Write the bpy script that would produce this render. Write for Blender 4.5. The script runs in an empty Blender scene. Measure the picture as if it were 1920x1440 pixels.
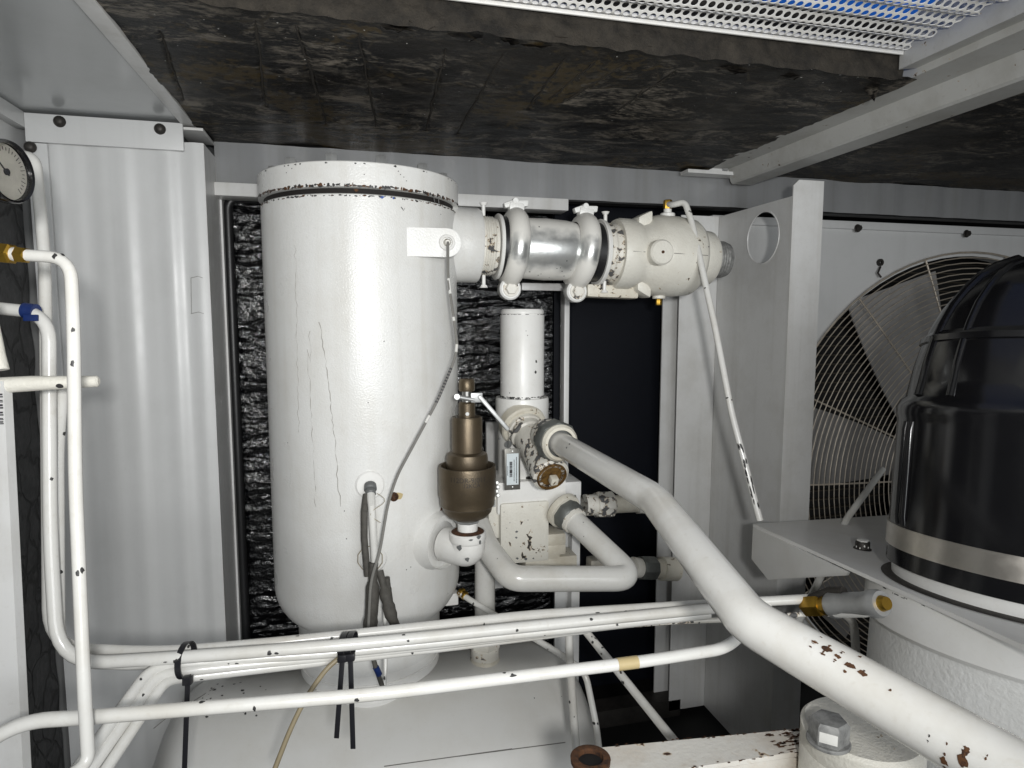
import bpy, bmesh, math, random
from mathutils import Vector, Matrix, noise
random.seed(7)
PI = math.pi
scene = bpy.context.scene
col = scene.collection
CZ = 1.15                       # camera height above the skid floor
YAW, PITCH, FPX = math.radians(14), math.radians(5.6), 1200.0

# ------------------------------------------------------------------ camera
cam_d = bpy.data.cameras.new("camera"); cam = bpy.data.objects.new("camera", cam_d); col.objects.link(cam)
cam_d.sensor_width = 36; cam_d.lens = FPX / 1920 * 36; cam_d.clip_start = 0.02; cam_d.clip_end = 60
cam.location = (0, 0, CZ); cam.rotation_euler = (PI/2 - PITCH, 0, -YAW)
scene.camera = cam
# ------------------------------------------------------------------ light
w = bpy.data.worlds.new("World"); scene.world = w; w.use_nodes = True
w.node_tree.nodes["Background"].inputs[0].default_value = (0.95, 0.98, 1.0, 1)
w.node_tree.nodes["Background"].inputs[1].default_value = 0.04
def lamp(name, loc, target, size, size_y, power, color):
    d = bpy.data.lights.new(name, 'AREA'); d.shape = 'RECTANGLE'; d.size = size; d.size_y = size_y
    d.energy = power; d.color = color
    o = bpy.data.objects.new(name, d); col.objects.link(o); o.location = loc
    o.rotation_euler = (Vector(target) - Vector(loc)).to_track_quat('-Z', 'Y').to_euler()
    return o
lamp("door_daylight", (0.55, -1.45, CZ + 0.05), (0.6, 1.4, CZ), 1.6, 1.2, 27, (0.96, 0.985, 1.0))
fl_d = bpy.data.lights.new("phone_torch", 'SPOT'); fl_d.energy = 41; fl_d.color = (1.0, 0.995, 0.975); fl_d.shadow_soft_size = 0.03
fl_d.spot_size = math.radians(106); fl_d.spot_blend = 1.0
fl_o = bpy.data.objects.new("phone_torch", fl_d); col.objects.link(fl_o); fl_o.location = (0.03, -0.19, CZ + 0.055)
fl_o.rotation_euler = (Vector((0.24, 1.4, CZ + 0.06)) - fl_o.location).to_track_quat('-Z', 'Y').to_euler()
scene.view_settings.view_transform = 'Standard'; scene.view_settings.look = 'None'
scene.view_settings.exposure = 0.22; scene.view_settings.gamma = 1.0
scene.view_settings.use_curve_mapping = False

# ------------------------------------------------------------------ picture helpers (pixel of the photo -> point of the room)
FW = Vector((math.sin(YAW)*math.cos(PITCH), math.cos(YAW)*math.cos(PITCH), -math.sin(PITCH)))
RT = Vector((math.cos(YAW), -math.sin(YAW), 0)); UP = RT.cross(FW); CAM = Vector((0, 0, CZ))
def ray(px, py): return FW + RT*((px-960)/FPX) + UP*((720-py)/FPX)
def P(px, py, Y): v = ray(px, py); return CAM + v*(Y/v.y)
def PX(px, py, X): v = ray(px, py); return CAM + v*(X/v.x)
def PZ(px, py, z): v = ray(px, py); return CAM + v*(z/v.z)
def D(px, py, dep): return CAM + ray(px, py)*dep
def mpp(p): return (Vector(p)-CAM).dot(FW)/FPX
def vcyl(pl, pr, py, Yc):
    a = math.atan2(ray(pl, py).x, ray(pl, py).y); b = math.atan2(ray(pr, py).x, ray(pr, py).y)
    m = (a+b)/2; L = Yc/math.cos(m); return Vector((L*math.sin(m), Yc, 0)), L*math.sin((b-a)/2)
def zat(px, py, pt):            # height where the ray of a pixel passes over/under a plan point
    v = ray(px, py); k = math.hypot(pt[0], pt[1])/math.hypot(v.x, v.y); return CZ + v.z*k

# ------------------------------------------------------------------ materials
def nd(nt, t, **kw):
    n = nt.nodes.new(t)
    for k, v in kw.items(): setattr(n, k, v)
    return n
def ramp(nt, src, stops):
    r = nd(nt, 'ShaderNodeValToRGB'); e = r.color_ramp.elements
    while len(e) < len(stops): e.new(0.5)
    for i, (p, c) in enumerate(stops):
        e[i].position = p; e[i].color = (c, c, c, 1) if isinstance(c, (int, float)) else (*c, 1)
    nt.links.new(src, r.inputs[0]); return r.outputs[0]
def noisetex(nt, vec, scale, detail=4, rough=0.55, dist=0.0):
    n = nd(nt, 'ShaderNodeTexNoise'); n.inputs['Scale'].default_value = scale; n.inputs['Detail'].default_value = detail
    n.inputs['Roughness'].default_value = rough; n.inputs['Distortion'].default_value = dist
    nt.links.new(vec, n.inputs['Vector']); return n.outputs['Fac']
def mapping(nt, sc=(1, 1, 1), loc=(0, 0, 0), rot=(0, 0, 0)):
    g = nd(nt, 'ShaderNodeNewGeometry'); m = nd(nt, 'ShaderNodeMapping')
    m.inputs['Scale'].default_value = sc; m.inputs['Location'].default_value = loc; m.inputs['Rotation'].default_value = rot
    nt.links.new(g.outputs['Position'], m.inputs['Vector']); return m.outputs[0]
def mix(nt, fac, a, b):
    m = nd(nt, 'ShaderNodeMix', data_type='RGBA')
    for s, v in ((0, fac), (6, a), (7, b)):
        if isinstance(v, (int, float)): m.inputs[s].default_value = v
        elif isinstance(v, tuple): m.inputs[s].default_value = (*v, 1)
        else: nt.links.new(v, m.inputs[s])
    return m.outputs[2]
def math_(nt, op, a, b=0.0):
    m = nd(nt, 'ShaderNodeMath', operation=op)
    for s, v in ((0, a), (1, b)):
        if isinstance(v, (int, float)): m.inputs[s].default_value = v
        else: nt.links.new(v, m.inputs[s])
    return m.outputs[0]
def base(name):
    m = bpy.data.materials.new(name); m.use_nodes = True; return m, m.node_tree, m.node_tree.nodes['Principled BSDF']
def setc(nt, sock, v):
    if isinstance(v, tuple): sock.default_value = (*v, 1)
    elif isinstance(v, (int, float)): sock.default_value = v
    else: nt.links.new(v, sock)
def bump(nt, b, h, strength, dist=0.002, prev=None):
    n = nd(nt, 'ShaderNodeBump'); n.inputs['Strength'].default_value = strength; n.inputs['Distance'].default_value = dist
    nt.links.new(h, n.inputs['Height'])
    if prev is not None: nt.links.new(prev, n.inputs['Normal'])
    nt.links.new(n.outputs[0], b.inputs['Normal']); return n.outputs[0]
def paint(name, c=(0.74, 0.735, 0.70), rough=0.38, dirt=0.25, dirtc=(0.46, 0.42, 0.34), chips=0.0, chipc=(0.03, 0.028, 0.026),
          bs=0, bstr=0.3, bd=0.002, streak=0.0, cs=55, seed=0.0):
    m, nt, b = base(name); pos = mapping(nt, loc=(seed, seed*1.7, seed*.6))
    f = ramp(nt, noisetex(nt, pos, 9, 6, 0.65), [(0.45, 0), (0.78, dirt)])
    cc = mix(nt, f, c, dirtc)
    if streak:
        ps = mapping(nt, (30, 30, 1.2), loc=(seed, 0, 0))
        cc = mix(nt, ramp(nt, noisetex(nt, ps, 1.4, 3), [(0.5, 0), (0.8, streak)]), cc, dirtc)
    f2 = ramp(nt, noisetex(nt, pos, 140, 2), [(0.60, 0), (0.75, dirt*0.35)]); cc = mix(nt, f2, cc, dirtc)
    r = math_(nt, 'ADD', rough, math_(nt, 'MULTIPLY', math_(nt, 'SUBTRACT', noisetex(nt, pos, 16, 5), 0.5), 0.22))
    if chips:
        n1 = noisetex(nt, pos, cs, 3, 0.6, 0.4); n2 = noisetex(nt, pos, cs*0.16, 2)
        k = math_(nt, 'MULTIPLY', n1, math_(nt, 'ADD', n2, 0.5))
        t = 0.80 - chips
        f3 = ramp(nt, k, [(t, 0), (t+0.008, 1)]); fr = ramp(nt, k, [(t-0.035, 0), (t, 0.75)])
        cc = mix(nt, fr, cc, (0.40, 0.27, 0.13)); cc = mix(nt, f3, cc, chipc)
        r = math_(nt, 'ADD', r, math_(nt, 'MULTIPLY', f3, 0.25))
    setc(nt, b.inputs['Base Color'], cc); setc(nt, b.inputs['Roughness'], r)
    if bs: bump(nt, b, noisetex(nt, pos, bs, 3), bstr, bd)
    return m
def metal(name, c, rough=0.3, var=0.3, dark=None, bs=0, sc=30, metallic=1.0):
    m, nt, b = base(name); pos = mapping(nt)
    d = dark or tuple(x*0.4 for x in c)
    setc(nt, b.inputs['Base Color'], mix(nt, ramp(nt, noisetex(nt, pos, sc, 6, 0.65), [(0.4, 0), (0.7, var)]), c, d))
    setc(nt, b.inputs['Roughness'], math_(nt, 'ADD', rough, math_(nt, 'MULTIPLY', noisetex(nt, pos, sc*2, 4), 0.2)))
    b.inputs['Metallic'].default_value = metallic
    if bs: bump(nt, b, noisetex(nt, pos, bs, 3), 0.35, 0.001)
    return m
def plain(name, c, rough=0.5, metallic=0.0, var=0.2, sc=60):
    m, nt, b = base(name); pos = mapping(nt)
    setc(nt, b.inputs['Base Color'], mix(nt, ramp(nt, noisetex(nt, pos, sc, 5), [(0.4, 0), (0.75, var)]), c, tuple(x*0.5 for x in c)))
    b.inputs['Roughness'].default_value = rough; b.inputs['Metallic'].default_value = metallic
    return m
M = {}
M['vessel'] = paint('vessel_paint', (0.75, 0.75, 0.73), 0.30, 0.26, chips=0.0, bs=330, bstr=0.38, bd=0.0013, streak=0.20, cs=120)
M['paint'] = paint('white_paint', (0.80, 0.795, 0.77), 0.34, 0.25, chips=0.0, bs=60, bstr=0.08)
M['tube'] = paint('tube_paint', (0.70, 0.695, 0.665), 0.20, 0.5, chips=0.0, cs=80, seed=3.1)
M['cast'] = paint('cast_paint', (0.72, 0.70, 0.63), 0.42, 0.45, chips=0.07, bs=240, bstr=0.55, bd=0.0016, cs=70, seed=5.2)
M['castwhite'] = paint('rough_cast_paint', (0.80, 0.80, 0.78), 0.36, 0.2, chips=0.0, bs=150, bstr=0.6, bd=0.002, seed=1.2)
M['worn'] = paint('worn_cream_paint', (0.70, 0.67, 0.58), 0.42, 0.6, (0.36, 0.29, 0.18), chips=0.10, bs=200, bstr=0.4, cs=60, seed=8.3)
M['chipped'] = paint('badly_chipped_paint', (0.72, 0.70, 0.64), 0.4, 0.5, chips=0.19, chipc=(0.10, 0.10, 0.10), bs=120, bstr=0.4, cs=55, seed=2.4)
M['rustedge'] = paint('rusting_paint', (0.72, 0.70, 0.65), 0.42, 0.5, (0.40, 0.27, 0.14), chips=0.13, chipc=(0.05, 0.022, 0.014), bs=120, bstr=0.3, cs=34, seed=4.4)
M['tank'] = paint('tank_paint', (0.68, 0.675, 0.65), 0.36, 0.25, chips=0.0, bs=40, bstr=0.06, seed=6.6)
M['sheet'] = paint('grey_sheet_paint', (0.62, 0.625, 0.62), 0.36, 0.14, (0.33, 0.33, 0.31), streak=0.12)
M['header'] = paint('header_shade_grey', (0.26, 0.265, 0.27), 0.22, 0.3, (0.2, 0.2, 0.19), streak=0.5)  # sheet grey made darker, standing in for the shade on the header
M['sheetlight'] = paint('pale_sheet_paint', (0.68, 0.68, 0.67), 0.34, 0.35, (0.36, 0.34, 0.29), streak=0.25, bs=25, bstr=0.05)
M['ceil'] = paint('ceiling_sheet_paint', (0.50, 0.515, 0.52), 0.2, 0.2, (0.33, 0.33, 0.31))
M['beam'] = paint('beam_paint', (0.50, 0.50, 0.48), 0.42, 0.55, (0.24, 0.22, 0.18), chips=0.03, cs=60, seed=9.1)
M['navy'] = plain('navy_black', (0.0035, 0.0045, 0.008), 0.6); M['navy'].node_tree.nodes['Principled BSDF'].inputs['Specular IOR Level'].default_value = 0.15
M['dark'] = plain('dark_void', (0.006, 0.006, 0.006), 0.7)
M['galv'] = metal('galvanised', (0.44, 0.445, 0.44), 0.34, 0.45, bs=0, sc=22, metallic=0.6)
M['steel'] = metal('bare_steel', (0.40, 0.40, 0.39), 0.38, 0.5)
M['greynut'] = metal('grey_nut', (0.20, 0.21, 0.20), 0.45, 0.5, metallic=0.7)
M['stainless'] = metal('stainless_band', (0.72, 0.68, 0.62), 0.22, 0.2)
M['darksteel'] = metal('dark_steel', (0.06, 0.055, 0.05), 0.45, 0.5, metallic=0.6)
M['brass'] = metal('brass', (0.50, 0.31, 0.05), 0.30, 0.6, (0.16, 0.09, 0.02))
M['bronze'] = metal('bronze_valve', (0.13, 0.10, 0.064), 0.30, 0.6, (0.055, 0.045, 0.034), bs=500, sc=12, metallic=0.65)
M['brassrust'] = metal('rusty_brass', (0.22, 0.12, 0.03), 0.5, 1.0, (0.02, 0.01, 0.006), sc=70, metallic=0.4)
M['stubsteel'] = metal('thread_steel', (0.30, 0.30, 0.29), 0.55, 0.8, (0.10, 0.10, 0.10), sc=80, metallic=0.3)
M['gap'] = plain('dark_grimy_gap', (0.008, 0.006, 0.005), 0.8)
M['rust'] = metal('rust', (0.085, 0.034, 0.011), 0.75, 1.0, (0.012, 0.006, 0.005), bs=300, sc=150, metallic=0.0)
M['chip'] = plain('bare_patch', (0.035, 0.034, 0.034), 0.5)
M['chipgrey'] = plain('grey_patch', (0.13, 0.135, 0.135), 0.5)
M['rustchip'] = plain('rust_patch', (0.10, 0.042, 0.014), 0.8, var=0.8, sc=160)
M['cream'] = plain('cream_patch', (0.50, 0.40, 0.21), 0.5)
M['bluechip'] = plain('blue_patch', (0.03, 0.09, 0.32), 0.5)
M['rubber'] = plain('black_rubber', (0.012, 0.012, 0.013), 0.42)
M['plastic'] = plain('black_plastic', (0.007, 0.007, 0.008), 0.16, var=0.3, sc=20)
M['nylon'] = plain('black_nylon', (0.015, 0.015, 0.018), 0.35)
M['sleeve'] = plain('dusty_sleeve', (0.085, 0.08, 0.07), 0.75, var=0.7, sc=120)
M['wire'] = plain('thin_wire', (0.30, 0.25, 0.16), 0.45)
M['greyline'] = plain('grey_line', (0.20, 0.195, 0.18), 0.4)
M['bluetape'] = plain('blue_tape', (0.010, 0.028, 0.13), 0.4, var=0.6)
M['bluebar'] = plain('blue_bar', (0.012, 0.075, 0.36), 0.5, var=0.1)
M['mesh'] = paint('mesh_paint', (0.80, 0.79, 0.76), 0.4, 0.4, chips=0.0)
M['label'] = plain('label_paper', (0.62, 0.68, 0.70), 0.5, var=0.05)
M['ink'] = plain('ink', (0.03, 0.03, 0.035), 0.6)
M['tagplate'] = plain('tag_plate', (0.16, 0.155, 0.14), 0.4, 0.6)
M['dial'] = plain('dial_face', (0.50, 0.48, 0.42), 0.45, var=0.5, sc=50)
M['drip'] = plain('drip_line', (0.30, 0.285, 0.26), 0.6)
M['flake'] = plain('paint_flake', (0.75, 0.74, 0.7), 0.5)
M['blade'] = plain('fan_blade', (0.30, 0.29, 0.28), 0.45, 0.1)
M['guardwire'] = metal('guard_wire', (0.52, 0.46, 0.38), 0.4, 0.6, metallic=0.3)
M['coil'] = plain('coil_fin', (0.05, 0.042, 0.03), 0.55)
def halfzinc(name, zaxis, rad, lo, hi, seed):
    m, nt, b = base(name); pos = mapping(nt, loc=(seed, seed, 0)); g = nd(nt, 'ShaderNodeNewGeometry'); sx = nd(nt, 'ShaderNodeSeparateXYZ'); nt.links.new(g.outputs['Position'], sx.inputs[0])
    d = math_(nt, 'ABSOLUTE', math_(nt, 'DIVIDE', math_(nt, 'SUBTRACT', sx.outputs['Z'], zaxis), rad))
    k = math_(nt, 'ADD', d, math_(nt, 'MULTIPLY', math_(nt, 'SUBTRACT', noisetex(nt, pos, 26, 5, .65), .5), .9))
    f = ramp(nt, k, [(lo, 0), (hi, 1)])
    zc = mix(nt, noisetex(nt, pos, 40, 5), (0.50, 0.52, 0.53), (0.78, 0.78, 0.74))
    setc(nt, b.inputs['Base Color'], mix(nt, f, zc, (0.75, 0.735, 0.69))); setc(nt, b.inputs['Metallic'], math_(nt, 'MULTIPLY', math_(nt, 'SUBTRACT', 1.0, f), .75))
    setc(nt, b.inputs['Roughness'], math_(nt, 'ADD', 0.30, math_(nt, 'MULTIPLY', f, 0.12))); bump(nt, b, noisetex(nt, pos, 120, 3), .2, .001); return m
def glassmat():
    m, nt, b = base('lens_glass'); b.inputs['Base Color'].default_value = (1, 1, 1, 1); b.inputs['Roughness'].default_value = 0.12
    b.inputs['Transmission Weight'].default_value = 1.0; b.inputs['IOR'].default_value = 1.3; return m
M['glass'] = glassmat()
def foam_gloss():
    m, nt, b = base('black_film_foam'); pos = mapping(nt, (2.2, 1, 9)); pf = mapping(nt)
    setc(nt, b.inputs['Base Color'], mix(nt, ramp(nt, noisetex(nt, pf, 60, 5), [(0.45, 0), (0.75, 1)]), (0.0015, 0.0015, 0.002), (0.005, 0.005, 0.006)))
    b.inputs['Roughness'].default_value = 0.11; b.inputs['Specular IOR Level'].default_value = 0.6
    n1 = bump(nt, b, noisetex(nt, pos, 14, 5, 0.7, 0.6), 0.22, 0.004)
    n2 = bump(nt, b, noisetex(nt, mapping(nt, (1, 1, 1.7)), 110, 3, 0.55), 0.6, 0.003, n1); return m
M['foamgloss'] = foam_gloss()
def foam_wall():
    m, nt, b = base('cracked_foam'); pos = mapping(nt, (1, 1, 0.8))
    v = nd(nt, 'ShaderNodeTexVoronoi', feature='DISTANCE_TO_EDGE'); v.inputs['Scale'].default_value = 17
    ns = nd(nt, 'ShaderNodeTexNoise'); ns.inputs['Scale'].default_value = 14; nt.links.new(pos, ns.inputs['Vector'])
    mx = nd(nt, 'ShaderNodeMix', data_type='VECTOR'); mx.inputs[0].default_value = 0.07
    nt.links.new(pos, mx.inputs[4]); nt.links.new(ns.outputs['Color'], mx.inputs[5]); nt.links.new(mx.outputs[1], v.inputs['Vector'])
    e = ramp(nt, v.outputs['Distance'], [(0.02, 0), (0.07, 1)])
    c = mix(nt, ramp(nt, noisetex(nt, pos, 70, 5, 0.7), [(0.4, 0), (0.75, 1)]), (0.014, 0.014, 0.015), (0.05, 0.05, 0.05))
    setc(nt, b.inputs['Base Color'], mix(nt, e, (0.003, 0.003, 0.003), c)); b.inputs['Roughness'].default_value = 0.6
    bump(nt, b, math_(nt, 'ADD', e, math_(nt, 'MULTIPLY', noisetex(nt, pos, 150, 4), 0.3)), 0.7, 0.004); return m
M['foamwall'] = foam_wall()
def foam_ceiling():
    m, nt, b = base('grimy_ceiling_foam')
    pa = mapping(nt, (1.0, 1.7, 1), rot=(0, 0, 0.25)); pf = mapping(nt)
    blot = noisetex(nt, pa, 9, 8, 0.72, 1.0); fine = noisetex(nt, mapping(nt, (1, 3.0, 1), rot=(0, 0, 0.4)), 60, 5, 0.7, 0.5)
    k = math_(nt, 'ADD', math_(nt, 'MULTIPLY', blot, 0.7), math_(nt, 'MULTIPLY', fine, 0.42))
    c = mix(nt, ramp(nt, k, [(0.56, 0), (0.61, 0.45), (0.68, 1)]), (0.003, 0.003, 0.0035), (0.22, 0.195, 0.16))
    c = mix(nt, ramp(nt, noisetex(nt, mapping(nt, (1, 1.6, 1), loc=(0.35, 0.2, 0)), 2.6, 3), [(0.38, 0.75), (0.52, 0.0)]), c, (0.012, 0.010, 0.008))
    och = ramp(nt, math_(nt, 'MULTIPLY', noisetex(nt, pf, 3.1, 3, 0.5, 0.8), math_(nt, 'ADD', noisetex(nt, pf, 60, 4), 0.5)), [(0.57, 0), (0.62, 0.8)])
    c = mix(nt, och, c, (0.06, 0.042, 0.016))
    vo = nd(nt, 'ShaderNodeTexVoronoi', feature='DISTANCE_TO_EDGE'); vo.inputs['Scale'].default_value = 8.0; nt.links.new(mapping(nt, (1.0, 1.5, 1), rot=(0, 0, 0.5)), vo.inputs['Vector'])
    nv = math_(nt, 'ADD', vo.outputs['Distance'], math_(nt, 'MULTIPLY', math_(nt, 'SUBTRACT', noisetex(nt, pf, 30, 5), .5), .10)); hair = ramp(nt, nv, [(0.0, 1), (0.012, 0)])
    c = mix(nt, hair, c, (0.035, 0.028, 0.018))
    setc(nt, b.inputs['Base Color'], c)
    setc(nt, b.inputs['Roughness'], math_(nt, 'ADD', 0.30, math_(nt, 'MULTIPLY', fine, 0.4))); b.inputs['Specular IOR Level'].default_value = 0.22
    n1 = bump(nt, b, fine, 0.4, 0.002); bump(nt, b, noisetex(nt, pf, 300, 3), 0.4, 0.0012, n1); return m
M['foamceil'] = foam_ceiling()
def foam_raw():
    m, nt, b = base('raw_brown_foam'); pf = mapping(nt)
    c = mix(nt, ramp(nt, noisetex(nt, pf, 26, 6, 0.7), [(0.35, 0), (0.7, 1)]), (0.008, 0.0065, 0.0045), (0.040, 0.033, 0.024))
    setc(nt, b.inputs['Base Color'], c); b.inputs['Roughness'].default_value = 0.85
    n1 = bump(nt, b, noisetex(nt, pf, 45, 6, 0.7), 0.8, 0.006); bump(nt, b, noisetex(nt, pf, 400, 2), 0.7, 0.0015, n1); return m
M['foamraw'] = foam_raw()

# ------------------------------------------------------------------ mesh builder
def frame(t):
    t = Vector(t).normalized(); a = Vector((0, 0, 1)) if abs(t.z) < 0.9 else Vector((1, 0, 0))
    n = a.cross(t).normalized(); return n, t.cross(n)
def fillet(pts, r, seg=7):
    pts = [Vector(p) for p in pts]
    if len(pts) < 3 or r <= 0: return pts
    out = [pts[0]]
    for i in range(1, len(pts)-1):
        a, b, c = pts[i-1], pts[i], pts[i+1]
        d1, d2 = a-b, c-b; k = min(r, d1.length*0.48, d2.length*0.48)
        p, q = b+d1.normalized()*k, b+d2.normalized()*k
        for s in range(seg+1):
            t = s/seg; out.append(p*(1-t)**2 + b*2*t*(1-t) + q*t*t)
    out.append(pts[-1]); return out
SMALL = {'chipped_patch', 'rust_patch', 'chipped_edge', 'bare_stripe', 'drip_mark', 'scratch', 'crease', 'scale_mark', 'printed_line', 'barcode', 'printed_mark', 'paint_remnant', 'cast_lettering', 'lettering', 'casting_seam', 'sealed_cutout', 'tie_wire', 'guard_rings'}
class MB:
    def __init__(s): s.v = []; s.f = []; s.m = []
    def add(s, vs, fs, mi=0):
        o = len(s.v); s.v += [Vector(v) for v in vs]; s.f += [tuple(i+o for i in f) for f in fs]; s.m += [mi]*len(fs); return s
    def box(s, a, b, bev=0.0, rot=None, mi=0):
        a, b = Vector(a), Vector(b); lo = Vector(map(min, a, b)); hi = Vector(map(max, a, b))
        return s.obox((lo+hi)/2, hi-lo, (Vector((1,0,0)), Vector((0,1,0)), Vector((0,0,1))), bev, mi)
    def obox(s, c, size, axes, bev=0.0, mi=0):
        bm = bmesh.new(); bmesh.ops.create_cube(bm, size=1)
        for v in bm.verts: v.co = Vector((v.co.x*size[0], v.co.y*size[1], v.co.z*size[2]))
        if bev: bmesh.ops.bevel(bm, geom=list(bm.edges), offset=bev, segments=2, profile=0.6, affect='EDGES')
        bm.verts.index_update()
        vs = [Vector(c)+axes[0]*v.co.x+axes[1]*v.co.y+axes[2]*v.co.z for v in bm.verts]
        fs = [[v.index for v in f.verts] for f in bm.faces]; bm.free(); return s.add(vs, fs, mi)
    def tube(s, pts, r, n=14, caps=True, mi=0):
        pts = [Vector(p) for p in pts]; q = [pts[0]]
        for p in pts[1:]:
            if (p-q[-1]).length > 1e-6: q.append(p)
        pts = q; rr = r if isinstance(r, (list, tuple)) else [r]*len(pts)
        vs = []; t0 = (pts[1]-pts[0]).normalized(); a, b = frame(t0)
        for i, p in enumerate(pts):
            if i == 0: t = t0
            elif i == len(pts)-1: t = (pts[i]-pts[i-1]).normalized()
            else: t = ((pts[i]-pts[i-1]).normalized()+(pts[i+1]-pts[i]).normalized()).normalized()
            a = (a - t*a.dot(t)).normalized(); b = t.cross(a)
            for k in range(n):
                th = 2*PI*k/n; vs.append(p + (a*math.cos(th)+b*math.sin(th))*rr[i])
        fs = []
        for i in range(len(pts)-1):
            for k in range(n):
                fs.append((i*n+k, i*n+(k+1) % n, (i+1)*n+(k+1) % n, (i+1)*n+k))
        if caps: fs.append(tuple(range(n-1, -1, -1))); fs.append(tuple(range((len(pts)-1)*n, len(pts)*n)))
        return s.add(vs, fs, mi)
    def lathe(s, o, ax, prof, n=32, mi=0, a0=0.0, a1=2*PI, ref=None):
        o = Vector(o); ax = Vector(ax).normalized(); a, b = frame(ax)
        if ref is not None: a = (Vector(ref)-ax*Vector(ref).dot(ax)).normalized(); b = ax.cross(a)
        full = abs(a1-a0-2*PI) < 1e-6; cnt = n if full else n+1
        vs = []; fs = []
        for (r, h) in prof:
            for k in range(cnt):
                th = a0+(a1-a0)*k/n; vs.append(o+ax*h+(a*math.cos(th)+b*math.sin(th))*max(r, 1e-5))
        for i in range(len(prof)-1):
            for k in range(n):
                k2 = (k+1) % cnt; fs.append((i*cnt+k, i*cnt+k2, (i+1)*cnt+k2, (i+1)*cnt+k))
        return s.add(vs, fs, mi)
    def cyl(s, a, b, r, n=28, bev=0.0, mi=0):
        a, b = Vector(a), Vector(b); L = (b-a).length; e = min(bev, r*0.4, L*0.4)
        pr = [(0, 0), (r-e, 0), (r, e), (r, L-e), (r-e, L), (0, L)] if e else [(0, 0), (r, 0), (r, L), (0, L)]
        return s.lathe(a, b-a, pr, n, mi)
    def hexn(s, a, b, r, bev=0.0, mi=0):
        a, b = Vector(a), Vector(b); L = (b-a).length
        return s.lathe(a, b-a, [(0, 0), (r*0.93, 0), (r, L*0.1), (r, L*0.86), (r*0.88, L), (0, L)], 6, mi)
    def prism(s, pts, d, mi=0):
        pts = [Vector(p) for p in pts]; d = Vector(d); n = len(pts)
        vs = pts+[p+d for p in pts]; fs = [tuple(range(n-1, -1, -1)), tuple(range(n, 2*n))]
        fs += [(i, (i+1) % n, n+(i+1) % n, n+i) for i in range(n)]; return s.add(vs, fs, mi)
    def blob(s, c, ax, out, R, su, sv, n=9, jag=0.45, mi=0, lift=0.0006):
        # irregular patch lying on a cylinder of radius R round axis ax through c, facing 'out'
        c = Vector(c); ax = Vector(ax).normalized(); o = Vector(out); o = (o-ax*o.dot(ax)).normalized(); q = ax.cross(o)
        vs = []; R2 = R+lift
        def pt(u, v): th = v/R; return c+ax*u+(o*math.cos(th)+q*math.sin(th))*R2
        vs.append(pt(0, 0)); rr = [1-jag*random.random() for _ in range(n)]
        for ring in (0.5, 1.0):
            for k in range(n):
                th = 2*PI*k/n; vs.append(pt(su*ring*rr[k]*math.cos(th), sv*ring*rr[k]*math.sin(th)))
        fs = [(0, 1+k, 1+(k+1) % n) for k in range(n)]
        fs += [(1+k, 1+n+k, 1+n+(k+1) % n, 1+(k+1) % n) for k in range(n)]
        return s.add(vs, fs, mi)
    def flat(s, c, nrm, su, sv, n=9, jag=0.5, mi=0, lift=0.0006, up=(0, 0, 1)):
        nrm = Vector(nrm).normalized(); u = Vector(up).cross(nrm)
        u = u.normalized() if u.length > 1e-3 else Vector((1, 0, 0)); v = nrm.cross(u); c = Vector(c)+nrm*lift
        vs = [c]
        for k in range(n):
            r = 1-jag*random.random(); th = 2*PI*k/n; vs.append(c+u*su*r*math.cos(th)+v*sv*r*math.sin(th))
        return s.add(vs, [(0, 1+k, 1+(k+1) % n) for k in range(n)], mi)
    def build(s, name, mats, parent=None, sharp=38, smooth=True):
        me = bpy.data.meshes.new(name)
        root = Vector((0, 0, 0)); o = parent
        if parent is None:
            lo = [min(v[i] for v in s.v) for i in range(3)]; hi = [max(v[i] for v in s.v) for i in range(3)]
            root = Vector(((lo[0]+hi[0])/2, (lo[1]+hi[1])/2, lo[2]))
        else:
            while o is not None: root = root+o.location; o = o.parent
        me.from_pydata([v-root for v in s.v], [], s.f)
        if not isinstance(mats, (list, tuple)): mats = [mats]
        for m in mats: me.materials.append(M[m])
        me.polygons.foreach_set('material_index', s.m)
        bm = bmesh.new(); bm.from_mesh(me); bmesh.ops.recalc_face_normals(bm, faces=bm.faces); bm.to_mesh(me); bm.free()
        if smooth:
            me.polygons.foreach_set('use_smooth', [True]*len(me.polygons)); me.set_sharp_from_angle(angle=math.radians(sharp))
        ob = bpy.data.objects.new(name, me); col.objects.link(ob)
        if name in SMALL: ob['kind'] = 'stuff'
        if parent is None: ob.location = root
        else: ob.parent = parent
        return ob
def tag(o, label, cat, group=None):
    o['label'] = label; o['category'] = cat
    if group: o['group'] = group
    return o
def thing(name, label, cat, loc, group=None):
    o = bpy.data.objects.new(name, None); o.empty_display_size = 0.03; col.objects.link(o); o.location = Vector(loc)
    return tag(o, label, cat, group)
def structure(o): o['kind'] = 'structure'; return o
X1, Y1, Z1 = Vector((1, 0, 0)), Vector((0, 1, 0)), Vector((0, 0, 1))
def tocam(p): return (CAM-Vector(p)).normalized()
def along(pts, t):
    L = [(pts[i+1]-pts[i]).length for i in range(len(pts)-1)]; d = t*sum(L)
    for i, l in enumerate(L):
        if d <= l: return pts[i].lerp(pts[i+1], d/l), (pts[i+1]-pts[i]).normalized()
        d -= l
    return pts[-1], (pts[-1]-pts[-2]).normalized()
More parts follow.
